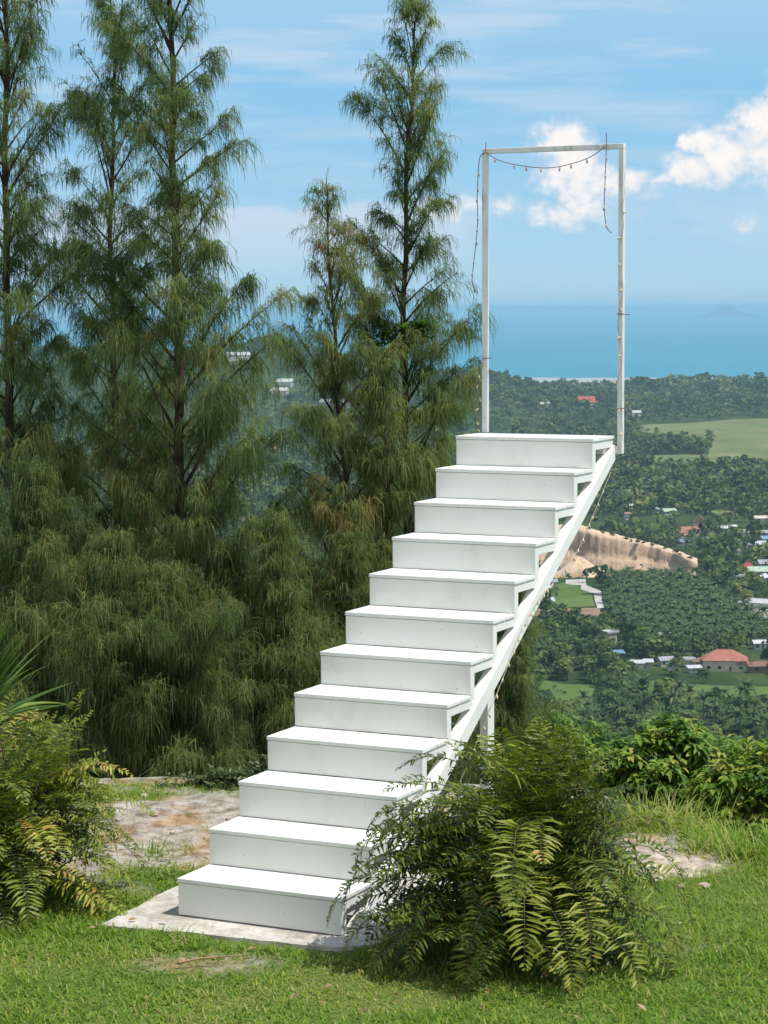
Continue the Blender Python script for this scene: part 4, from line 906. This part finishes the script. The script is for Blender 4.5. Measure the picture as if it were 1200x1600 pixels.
def leafy_shrub(name, label, cat, base, rad, lobes, ntw, per, L, W, tone, mat, stem=.02, droop=.8):
    root = empty(name, tuple(base), 0, label, cat); P, D, N_, T, tips = [], [], [], [], []
    for i in range(ntw):
        c, r = lobes[rng.integers(len(lobes))]; d = rng.normal(0, 1, 3); d /= np.linalg.norm(d); d[2] = abs(d[2]) if rng.random() < .7 else d[2]
        p = np.array(c) + d * np.array(r) * rng.uniform(.55, 1.05) ; tips.append((p, np.array(c))); tn = np.clip(rng.normal(tone, .22), 0, 1); fresh = rng.random() < .25
        for k in range(per):
            a = 2 * PI * k / per + rng.uniform(-.3, .3); q = np.array([math.cos(a), math.sin(a), rng.uniform(-.35, .45)]) + d * .45; q /= np.linalg.norm(q)
            P.append(p + rng.normal(0, .012, 3)); D.append(q); N_.append(np.array([0, 0, 1.]) + d * .4 + rng.normal(0, .2, 3)); T.append(np.clip(tn + rng.normal(0, .1) + (.25 if fresh else 0), 0, 1))
    n = len(P); V, Q = blades(np.array(P), np.array(D), np.array(N_), rng.uniform(.7, 1.2, n) * L, rng.uniform(.8, 1.15, n) * W, np.clip(rng.normal(droop, .35, n), 0, 1.8))
    link('foliage', np_mesh('foliage', V, Q, np.repeat(np.array(T), 8)), mat, root)
    m = MB()
    for k, (p, c) in enumerate(tips):
        if k % 3 == 0: m.tube([np.array([c[0] * .6, c[1] * .6, max(-.1, c[2] - .5)]), (p + c) / 2 - np.array([0, 0, .05]), p], [stem * .4, stem * .25, .002], 4, False)
    for c, r in lobes: m.tube([(0, 0, -.3), (c[0] * .4, c[1] * .4, c[2] * .4), (c[0] * .7, c[1] * .7, max(.05, c[2] - .3))], [stem, stem * .8, stem * .5], 6)
    m.build('stem', TWIG, root); return root
def shrub_at(px, py_base, Y, lobes_px, **k):
    """lobes given as centre and half sizes in metres about the base"""
    base = at(px, py_base, Y); return leafy_shrub(base=base, lobes=lobes_px, **k)
shrub_at(1030, 1310, 16.2, [((-.05, 0, .40), (.42, .4, .42)), ((.10, .1, .64), (.28, .3, .24)), ((-.28, 0, .34), (.22, .3, .38)), ((.34, .1, .38), (.26, .3, .38)), ((.0, -.2, .12), (.5, .3, .25))],
         name='leafy_shrub', label='glossy green broadleaf shrub, left of the two beyond the lawn', cat='shrub', rad=1, ntw=760, per=7, L=.095, W=.036, tone=.52, mat=BROAD)
shrub_at(1185, 1320, 15.6, [((.0, 0, .40), (.36, .35, .36)), ((.25, .1, .45), (.36, .3, .28)), ((-.25, .05, .28), (.25, .3, .30)), ((.1, -.15, .15), (.5, .3, .3)), ((.6, 0, .35), (.4, .3, .36))],
         name='leafy_shrub', label='yellow green broadleaf shrub at the right edge above the tall grass', cat='shrub', rad=1, ntw=760, per=7, L=.095, W=.035, tone=.62, mat=BROAD)
# hillside trees just below the viewpoint, seen over the fern
shrub_at(862, 1330, 24, [((0, 0, 1.15), (.38, .4, .36)), ((-.28, 0, .85), (.35, .4, .4)), ((.25, .2, .75), (.4, .4, .45)), ((0, 0, .35), (.6, .5, .5))], name='hillside_tree', label='bright yellow green bushy tree on the slope behind the big fern', cat='tree', rad=1, ntw=900, per=6, L=.10, W=.04, tone=.55, mat=BROAD, stem=.05)
shrub_at(760, 1330, 21, [((0, 0, .75), (.35, .4, .36)), ((-.3, 0, .5), (.35, .4, .4)), ((.3, .2, .5), (.35, .4, .4))], name='hillside_tree', label='low green bush on the slope behind the support post', cat='bush', rad=1, ntw=420, per=6, L=.09, W=.035, tone=.45, mat=BROAD, stem=.03)
shrub_at(925, 1360, 46, [((0, 0, 2.2), (.75, .8, .9)), ((-.6, 0, 1.7), (.7, .8, .8)), ((.7, .2, 1.5), (.7, .8, .7)), ((0, 0, .8), (1.1, 1, 1))], name='hillside_tree', label='grey green tree on the lower slope between the fern and the shrubs', cat='tree', rad=1, ntw=1100, per=6, L=.16, W=.06, tone=.22, mat=BROAD, stem=.08)
shrub_at(1120, 1380, 40, [((0, 0, 2.0), (.9, .8, .7)), ((-.9, 0, 1.6), (.8, .8, .7)), ((1.0, .2, 1.9), (.9, .8, .7))], name='hillside_tree', label='spreading tree on the lower slope behind the two broadleaf shrubs', cat='tree', rad=1, ntw=900, per=6, L=.16, W=.06, tone=.35, mat=BROAD, stem=.08)
# creeping plant along the rim left of the stairs
CREEP = leaf_mat('creeper_leaf', [(0, (.03, .06, .02)), (.5, (.075, .12, .04)), (1, (.17, .20, .10))], .3, .25)
for u, v, Y, s, lb in ((300, 1262, 15.5, 1.0, 'grey green creeping plant on the rim left of the stairs'), (385, 1240, 15.6, .9, 'creeping plant on the rim half hidden by the fourth step')):
    shrub_at(u, v, Y, [((0, 0, .10), (.30 * s, .16, .12)), ((.22 * s, 0, .16), (.20 * s, .14, .12)), ((-.24 * s, 0, .06), (.22 * s, .14, .08))], name='creeper_plant', label=lb, cat='plant', rad=1, ntw=170, per=5, L=.055, W=.024, tone=.5, mat=CREEP, stem=.006, droop=.4)

def grass_tuft(name, label, base, n, L, spread, tone, W=.010):
    root = empty(name, tuple(base), 0, label, 'grass tuft'); V, Q, T = [], [], []
    for i in range(n):
        a = rng.uniform(0, 6.28); e = rng.uniform(.7, 1.5); l = L * rng.uniform(.45, 1.1); w = W * rng.uniform(.5, 1.1); p = np.array([rng.normal(0, spread), rng.normal(0, spread * .6), -.03]); sd = np.array([-math.sin(a), math.cos(a), 0]); b0 = len(V); cu = rng.uniform(.4, 2.2); tn = np.clip(rng.normal(tone, .2), 0, 1)
        for k in range(6):
            u = k / 5; ww = w * (1 - u ** 1.6) * .5 + .0006; V += [p - sd * ww, p + sd * ww]; T += [tn] * 2
            p = p + np.array([math.cos(a) * math.cos(e), math.sin(a) * math.cos(e), math.sin(e)]) * l / 5; e -= cu / 5
        Q += [(b0 + 2 * k, b0 + 2 * k + 2, b0 + 2 * k + 3, b0 + 2 * k + 1) for k in range(5)]
    o = link('blade_tuft', np_mesh('blade_tuft', V, np.array(Q), T), GRASS, root); return root
def gtuft(px, py, Y, n, L, sp, tn, lb):
    p = at(px, py, Y); p[2] = float(H_near(np.array(p[0]), np.array(p[1]))) ; grass_tuft('tall_grass', lb, p, n, L, sp, tn)
gtuft(1150, 1330, 13.6, 420, .27, .20, .6, 'tall bright grass below the right edge shrub')
gtuft(1105, 1325, 13.9, 170, .22, .12, .55, 'tall grass between the flat rock and the shrubs')
gtuft(1195, 1330, 13.4, 360, .30, .18, .6, 'tall grass at the very right edge of the lawn')
gtuft(1020, 1310, 14.3, 260, .32, .16, .78, 'dry brownish grass behind the flat rock')
gtuft(1060, 1300, 14.5, 180, .34, .14, .85, 'dry seedy grass below the left broadleaf shrub')
gtuft(250, 1350, 13.6, 110, .16, .14, .6, 'small grass tuft on the rocky ground left of the stairs')
gtuft(300, 1375, 13.1, 80, .14, .10, .55, 'small grass tuft beside the bottom step')

# flat rock on the right of the fern
def flat_rock():
    c = at(1035, 1358, 13.2); n = 26; us = np.linspace(0, 2 * PI, 40, endpoint=False); V = []; 
    rings = [(0.02, .07), (.3, .07), (.6, .062), (.85, .045), (1.0, .01), (1.06, -.10)]
    for rr, h in rings:
        for a in us:
            k = 1 + .12 * math.sin(3 * a + 1) + .08 * math.sin(7 * a); x, y = rr * .38 * k * math.cos(a), rr * .36 * k * math.sin(a)
            V.append((x, y, h + .035 * (float(fbm(np.array(x * 6 + 3), np.array(y * 6), 5)) - .5) - .06 * x + .03 * y))
    q = quad_grid(len(rings), 40); wrap = np.array([(j * 40 + 39, (j + 1) * 40 + 39, (j + 1) * 40, j * 40) for j in range(len(rings) - 1)])
    mt, nt, o = new_mat('lichened_stone'); b = nt.nodes.new('ShaderNodeBsdfPrincipled'); L = nt.links; n1 = tex_noise(nt, 7, 7, .7, 'World'); n2 = tex_noise(nt, 40, 5, .6, 'World')
    L.new(ramp(nt, n1, [(.3, (.10, .075, .06)), (.42, (.30, .24, .18)), (.58, (.50, .42, .33)), (.75, (.60, .55, .47))]), b.inputs['Base Color']); b.inputs['Roughness'].default_value = .95
    L.new(bump(nt, n1, .8, .03), b.inputs['Normal']); L.new(b.outputs[0], o.inputs[0])
    ob = link('flat_rock', np_mesh('flat_rock', V, [q, wrap]), mt, smooth=True); ob.location = (c[0], c[1], float(H_near(np.array(c[0]), np.array(c[1]))) - .02); ob.rotation_euler = (0, 0, -.35)
    tag(ob, 'flat pale rock lying in the grass right of the big fern', 'rock')
    # small stones strewn over the bare ground
    for i in range(17):
        x, y = rng.uniform(-2.1, -.7), rng.uniform(13.3, 15.2)
        if i >= 14: x, y = rng.uniform(1.2, 1.9), rng.uniform(12.7, 13.1)
        s = rng.uniform(.012, .034); import bmesh
        bm = bmesh.new(); bmesh.ops.create_icosphere(bm, subdivisions=2, radius=s)
        for v in bm.verts: v.co *= 1 + rng.uniform(-.22, .22); v.co.z *= .6
        me = bpy.data.meshes.new('stone'); bm.to_mesh(me); bm.free(); o = link('stone', me, mt); o.location = (x, y, float(H_near(np.array(x), np.array(y))) + s * .25)
        tag(o, 'small pale stone on the bare ground near the staircase', 'stone', 'small stones on the bare ground')
flat_rock()

# ------------------------------------------------------------------ lawn grass
def lawn():
    n = 290000; x = rng.uniform(-4.2, 4.2, n); y = rng.uniform(8.8, 15.6, n)
    # thin by distance outside the picture
    ok = rng.random(n) < np.clip(1.25 - .5 * (np.abs(x) > .21 * y) - .1 * (y > 13), .2, 1)
    sd, a = st_local(x, y); wob = .03 * np.sin(sd * 9) + .03 * np.sin(a * 11)
    ok &= ~((sd > -.28 + wob) & (sd < 1.20 + wob) & (a > -.30 + wob) & (a < 2.0))
    d = dirt_mask(x, y); ok &= rng.random(n) > d * 1.02 - .03
    ok &= y < edge_y(x) + .1
    x, y, d = x[ok], y[ok], d[ok]; n = len(x); z = H_near(x, y)
    patch = fbm(x * 1.5, y * 1.5, 61); fine = fbm(x * 6, y * 6, 62)
    lush = sstep(patch, .3, .7); worn = sstep(fbm(x * 1.1 + 7, y * 1.6, 63), .5, .72) * sstep(11.6 - y, -.6, .8)
    right = sstep(x, .9, 1.8) * sstep(y, 11.4, 12.6)
    L = (.030 + .026 * lush + .016 * fine +   .018 * right - .012 * worn + .022 * sstep(np.abs(y - 11.6), .5, .1)) * rng.uniform(.6, 1.3, n)
    W = rng.uniform(.0055, .0115, n) * (1 - .35 * right); az = rng.uniform(0, 2 * PI, n); e = rng.uniform(.22, 1.3, n); cu = rng.uniform(.4, 1.8, n)
    tn = np.clip(rng.normal(.46, .19, n) + .30 * (fine - .5) + .26 * worn + .10 * right + .2 * (patch - .5), 0, 1); tn = np.where(rng.random(n) < .045 + .14 * worn + .25 * d, rng.uniform(.86, 1, n), tn)
    sdv = np.stack([-np.sin(az), np.cos(az), 0 * az], 1); P = np.stack([x, y, z - .004], 1); V = []
    for k in range(4):
        u = k / 3; w = (W * (1 - .92 * u ** 1.7) * .5 * (1 if k else .7))[:, None]; V += [P - sdv * w, P + sdv * w]
        P = P + np.stack([np.cos(az) * np.cos(e), np.sin(az) * np.cos(e), np.sin(e)], 1) * (L / 3)[:, None]; e = e - cu / 3
    V = np.stack(V, 1).reshape(-1, 3); b = (np.arange(n) * 8)[:, None]
    Q = np.concatenate([b + np.array([[2 * k, 2 * k + 2, 2 * k + 3, 2 * k + 1]]) for k in range(3)])
    tag(link('grass', np_mesh('grass', V, Q, np.repeat(tn, 8)), GRASS), 'short bright green carpet grass of the lawn', 'grass', kind='stuff')
    print('blades', n)
    DRY = leaf_mat('dry_leaf', [(0, (.20, .11, .05)), (.5, (.34, .21, .11)), (1, (.48, .35, .22))], .2, .2)
    # fallen leaves and one dry twig
    spots = [(290, 1508), (330, 1528), (225, 1590), (1010, 1588), (895, 1560), (905, 1600), (700, 1586), (520, 1545), (1120, 1520), (1160, 1535), (150, 1455), (455, 1570), (70, 1500), (610, 1560), (1060, 1450)]
    spots += [(215, 1442), (262, 1448), (330, 1452), (238, 1330), (268, 1345), (222, 1322), (300, 1322), (282, 1362), (246, 1372), (318, 1340), (640, 1440), (600, 1470), (1075, 1362), (960, 1420), (1100, 1480), (385, 1492), (35, 1575), (760, 1560), (560, 1592)]
    for i, (u, v) in enumerate(spots):
        p = on_z(u, v, -.01); p[2] = float(H_near(np.array(p[0]), np.array(p[1]))) + .035; s = rng.uniform(.03, .06)
        V, Q = blades(np.zeros((1, 3)), np.array([[1, 0, .25]]), np.array([[0, .2, 1.]]), np.array([s]), np.array([s * .5]), np.array([.3])); o = link('fallen_leaf', np_mesh('fallen_leaf', V, Q, np.full(8, rng.random())), DRY)
        o.location = p; o.rotation_euler = (rng.uniform(-.4, .4), rng.uniform(-.4, .4), rng.uniform(0, 6.28)); tag(o, 'small dry brown leaf fallen on the ground', 'leaf', 'fallen leaves on the ground')
    p = on_z(280, 1510, .0); m = MB(); m.tube([(0, 0, .02), (.1, .02, .035), (.22, .07, .03), (.34, .10, .03)], [.009, .006, .004, .002], 6); m.tube([(.1, .02, .035), (.16, -.02, .05)], [.004, .002], 5)
    o = m.build('fallen_twig', plain('dry_wood', (.34, .22, .13), .9, .3, 20, .1)); o.location = p; tag(o, 'dry brown twig lying on the lawn before the bottom step', 'twig')
lawn()

# ------------------------------------------------------------------ casuarina trees
def casuarina(label, trunk, Y, tops, nb, seed, tone=.38, r0=.06, dens=1.0, low=0.0, strand=.27, elev=(.55, 1.0), base_z=None, hue=.2, strand_w=.0062, hi_=1.0, rough=.30, hang=.30):
    """trunk: pixel polyline from top to bottom at distance Y; tops: list of (height above lowest trunk point fraction, crown half width m)"""
    g = np.random.default_rng(seed); tp = [at(u, v, Y) for u, v in trunk][::-1]          # bottom first
    if base_z is None: base_z = float(min(H_near(np.array(tp[0][0]), np.array(Y)), tp[0][2]))
    if tp[0][2] > base_z + .05: tp = [np.array([tp[0][0] - (tp[1][0] - tp[0][0]) * .3, Y, base_z])] + tp
    tp = np.array(tp); base = tp[0].copy(); tp = tp - base; hts = tp[:, 2]; Ht = hts[-1]
    root = empty('casuarina_tree', tuple(base), 0, label, 'casuarina tree', 'casuarina trees beyond the lawn')
    def trunk_at(h): return np.array([np.interp(h, hts, tp[:, 0]) + .012 * math.sin(h * 5 + seed), np.interp(h, hts, tp[:, 1]) + .012 * math.cos(h * 4 + seed), h])
    def rad_at(h): return r0 * (1 - h / Ht) ** .75 + .006
    m = MB(); hh = np.linspace(0, Ht, 26); m.tube([trunk_at(h) for h in hh], [rad_at(h) * .82 for h in hh], 8)
    th = np.array([t[0] for t in tops]) * Ht; tw = np.array([t[1] for t in tops])
    starts, d0s, lens, tns, hfs = [], [], [], [], []
    k = 0; ga = g.uniform(0, 6.28)
    for i in range(nb):
        h = Ht * (low + (1 - low) * ((i + g.random()) / nb) ** 1.18) * .985
        W = np.interp(h, th, tw) * (g.uniform(.55, 1.0) if g.random() < .75 else g.uniform(1.0, 1.45))
        ga += 2.4 + g.normal(0, .5); e = g.uniform(*elev) + .35 * (h / Ht) ** 3; L = W / max(.35, math.cos(e * .75)); n = 8
        p = trunk_at(h); az = ga; pts = [p]; ds = []
        bend = g.uniform(.0, .55)
        for s in range(n):
            d = np.array([math.cos(az) * math.cos(e), math.sin(az) * math.cos(e), math.sin(e)]); p = p + d * L / n; pts.append(p); ds.append(d)
            e -= bend / n * (s / n) * 1.6; az += g.normal(0, .06)
        ds.append(ds[-1]); pts = np.array(pts); ds = np.array(ds)
        m.tube(pts, list(np.linspace(max(.004, min(rad_at(h) * .5, .006 + L * .009)), .0018, n + 1)), 5, False)
        btone = g.normal(tone, hue * .7); bare = g.random() < .10
        nt_ = max(4, int(L * 13 * (.85 + .60 * h / Ht * hi_) * dens * (.45 if bare else 1)))
        for j in range(nt_):
            u = .12 + .88 * (g.random() ** .75) if L > .35 else g.random(); q = u * n; i0 = min(int(q), n - 1); f = q - i0; P = pts[i0] * (1 - f) + pts[i0 + 1] * f; D = ds[i0]
            sd = np.cross(D, [0, 0, 1.]); sd /= np.linalg.norm(sd) + 1e-9
            td = D * g.uniform(.3, 1.0) + sd * g.uniform(-1, 1) * .9 + np.array([0, 0, g.uniform(-.30, .75) if hi_ == 1 else g.uniform(-.1, 1.0)]); td /= np.linalg.norm(td)
            tl = g.uniform(.12, .46) * (1.15 - .5 * u) * min(1.3, .55 + L * .5); ns = int(g.uniform(28, 46) * (1.25 if hi_ < 1 else 1)); ttone = btone + g.normal(0, hue * .5)
            w = g.random(ns); S = P + td * (w * tl)[:, None] + np.array([0, 0, -1.]) * ((w * tl) ** 2 * 1.2)[:, None] + g.normal(0, .008, (ns, 3))
            dd = td * g.uniform(.25, .9, ns)[:, None] + g.normal(0, rough, (ns, 3)) + np.array([0, 0, -.05]); dd /= np.linalg.norm(dd, axis=1)[:, None]
            sm = min(1.0, .72 + .38 * W)
            starts.append(S); d0s.append(dd); hf = h / Ht * hi_; lens.append(strand * sm * (1.30 - .65 * hf) * g.uniform(.45, 1.15, ns) * (.8 + .4 * g.random())); hfs.append(np.full(ns, hf)); tns.append(np.clip(ttone + g.normal(0, .17, ns), 0, 1))
        # soft growing tip
        ns = 14; S = np.repeat(pts[-1][None], ns, 0); dd = ds[-1] + g.normal(0, .28, (ns, 3)); dd /= np.linalg.norm(dd, axis=1)[:, None]; starts.append(S); d0s.append(dd); lens.append(g.uniform(.08, .24, ns)); hfs.append(np.full(ns, 1.)); tns.append(np.clip(btone + .12 + g.normal(0, .1, ns), 0, 1))
    ns = 30; S = np.repeat(trunk_at(Ht)[None], ns, 0) - np.stack([0 * np.arange(ns), 0 * np.arange(ns), g.random(ns) * .3], 1); dd = np.array([0, 0, 1.]) + g.normal(0, .45, (ns, 3)); dd /= np.linalg.norm(dd, axis=1)[:, None]; starts.append(S); d0s.append(dd); lens.append(g.uniform(.1, .3, ns)); hfs.append(np.full(ns, 1.)); tns.append(np.full(ns, tone))
    m.build('trunk', BARK, root, smooth=True)
    S, D, L, T = np.concatenate(starts), np.concatenate(d0s), np.concatenate(lens), np.concatenate(tns); n = len(S)
    side = g.normal(0, 1, (n, 3)); side[:, 2] *= .2; side /= np.linalg.norm(side, axis=1)[:, None]; W = strand_w * g.uniform(.6, 1.25, n)
    g_dn = np.array([0, 0, -1.]); P = S; V = []; segs = 3
    for k in range(segs + 1):
        w = (W * (.8, 1.0, .8, .18)[k] * .5)[:, None]; V += [P - side * w, P + side * w]
        mixd = ((.0, .42, .86, 1)[k] + (0, hang, hang / 3, 0)[k] * (1 - np.concatenate(hfs)))[:, None]; d = D * (1 - mixd) + g_dn * mixd + g.normal(0, .06, (n, 3)); d /= np.linalg.norm(d, axis=1)[:, None]
        P = P + d * (L * (.24, .36, .40, 0)[k])[:, None]
    V = np.stack(V, 1).reshape(-1, 3); b = (np.arange(n) * 8)[:, None]; Q = np.concatenate([b + np.array([[2 * k, 2 * k + 2, 2 * k + 3, 2 * k + 1]]) for k in range(segs)])
    link('crown', np_mesh('crown', V, Q, np.repeat(T, 8)), CASU, root)
    return n
tot = 0
# the five tall trees
tot += casuarina('tall casuarina with bare dark trunk at the left edge of the photo', [(12, -230), (10, 100), (8, 300), (12, 480), (14, 640), (30, 900), (38, 1200)], 19.0, [(0, 1.1), (.2, .95), (.42, .68), (.62, .60), (.8, .50), (1, .08)], 138, 11, .42, .06)
tot += casuarina('casuarina whose thin forked top stands between the two tallest left ones', [(190, 0), (183, 60), (178, 180), (172, 330), (176, 500), (181, 660), (187, 900), (190, 1200)], 20.0, [(0, 1.1), (.2, .85), (.42, .60), (.65, .58), (.82, .50), (.94, .28), (1, .05)], 136, 12, .42, .052)
tot += casuarina('tallest casuarina with reddish trunk, third from the left edge', [(262, -290), (266, 0), (270, 180), (272, 340), (277, 480), (280, 640), (282, 850), (284, 1200)], 18.5, [(0, 1.0), (.2, .85), (.42, .76), (.6, .58), (.78, .48), (.9, .40), (1, .05)], 150, 13, .40, .062)
tot += casuarina('short yellowish casuarina between the tallest one and the pointed one', [(509, 292), (512, 360), (518, 450), (524, 560), (533, 680), (543, 790), (548, 1000), (550, 1200)], 19.5, [(0, .95), (.3, .75), (.55, .58), (.75, .40), (.9, .22), (1, .04)], 108, 14, .58, .045)
tot += casuarina('tall pointed casuarina nearest the white stairs', [(655, -14), (648, 60), (640, 200), (634, 330), (631, 500), (632, 640), (633, 780), (640, 1000), (645, 1200)], 20.0, [(0, .75), (.25, .72), (.42, .74), (.55, .66), (.70, .45), (.85, .36), (.95, .20), (1, .03)], 152, 15, .42, .055)
# smaller ones in front, between and behind
small = [
 ('slim brownish casuarina sapling left of the pointed one', [(598, 572), (603, 660), (606, 780), (610, 1000), (612, 1200)], 19.2, .5, 60, .50, 'x'),
 ('bushy young casuarina low at the left edge', [(55, 740), (60, 900), (66, 1220)], 17.6, .85, 95, .38, 'x'),
 ('bushy young casuarina in front of the thin forked one', [(168, 850), (172, 1000), (180, 1240)], 17.0, .75, 90, .40, 'x'),
 ('bushy young casuarina in front of the reddish trunk', [(232, 900), (242, 940), (268, 1000), (272, 1240)], 16.9, .70, 90, .40, 'x'),
 ('bushy young casuarina below the yellowish one', [(432, 820), (436, 1000), (440, 1220)], 17.6, .75, 95, .44, 'x'),
 ('low casuarina bush half hidden behind the middle steps', [(545, 850), (552, 1000), (560, 1200)], 18.2, .70, 85, .42, 'x'),
 ('young casuarina between the reddish trunk and the yellowish one', [(345, 860), (350, 900), (356, 900), (360, 1220)], 18.0, .80, 95, .40, 'x'),
 ('casuarina drooping beside the right of the support post', [(808, 930), (800, 1020), (790, 1200)], 18.2, .36, 80, .42, 'x'),
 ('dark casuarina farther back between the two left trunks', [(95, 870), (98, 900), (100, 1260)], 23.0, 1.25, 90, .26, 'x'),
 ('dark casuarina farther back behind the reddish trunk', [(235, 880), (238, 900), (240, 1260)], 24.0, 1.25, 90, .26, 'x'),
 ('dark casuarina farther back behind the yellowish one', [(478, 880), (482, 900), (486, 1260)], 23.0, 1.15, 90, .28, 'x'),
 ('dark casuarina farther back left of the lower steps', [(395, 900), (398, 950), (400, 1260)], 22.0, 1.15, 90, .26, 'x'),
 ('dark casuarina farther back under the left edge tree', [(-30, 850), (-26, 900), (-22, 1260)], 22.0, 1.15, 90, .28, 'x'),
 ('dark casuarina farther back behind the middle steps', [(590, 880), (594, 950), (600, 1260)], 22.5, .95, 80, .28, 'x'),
]
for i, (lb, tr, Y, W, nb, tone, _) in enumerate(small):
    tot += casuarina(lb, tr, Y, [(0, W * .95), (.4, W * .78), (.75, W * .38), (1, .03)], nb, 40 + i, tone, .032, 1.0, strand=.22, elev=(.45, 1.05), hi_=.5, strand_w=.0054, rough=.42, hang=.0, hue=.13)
print('strands', tot)
# leafy epiphyte clump on the pointed casuarina's trunk
leafy_shrub('epiphyte_fern', 'dark green leafy clump growing on the trunk of the pointed casuarina', 'plant', at(626, 530, 19.9), 1, [((0, -.05, .02), (.22, .16, .12)), ((.14, -.05, .06), (.12, .12, .08)), ((-.12, -.05, -.05), (.12, .1, .1))], 90, 6, .10, .028, .30, BROAD, .008, .7)

# ------------------------------------------------------------------ air between here and the sea
def haze():
    m = MB(); m.box((-330000, -60, VALLEY_Z - 12), (330000, 330000, 34)); nt_m = bpy.data.materials.new('haze_air'); nt_m.use_nodes = True; nt = nt_m.node_tree; nt.nodes.clear()
    o = nt.nodes.new('ShaderNodeOutputMaterial'); v = nt.nodes.new('ShaderNodeVolumePrincipled'); v.inputs['Color'].default_value = (.41, .655, .81, 1); v.inputs['Density'].default_value = 7.0e-5; v.inputs['Anisotropy'].default_value = 0.0
    nt.links.new(v.outputs[0], o.inputs['Volume']); ob = m.build('haze', nt_m); tag(ob, 'thin pale blue sea haze over the valley', 'haze', kind='stuff')
haze()
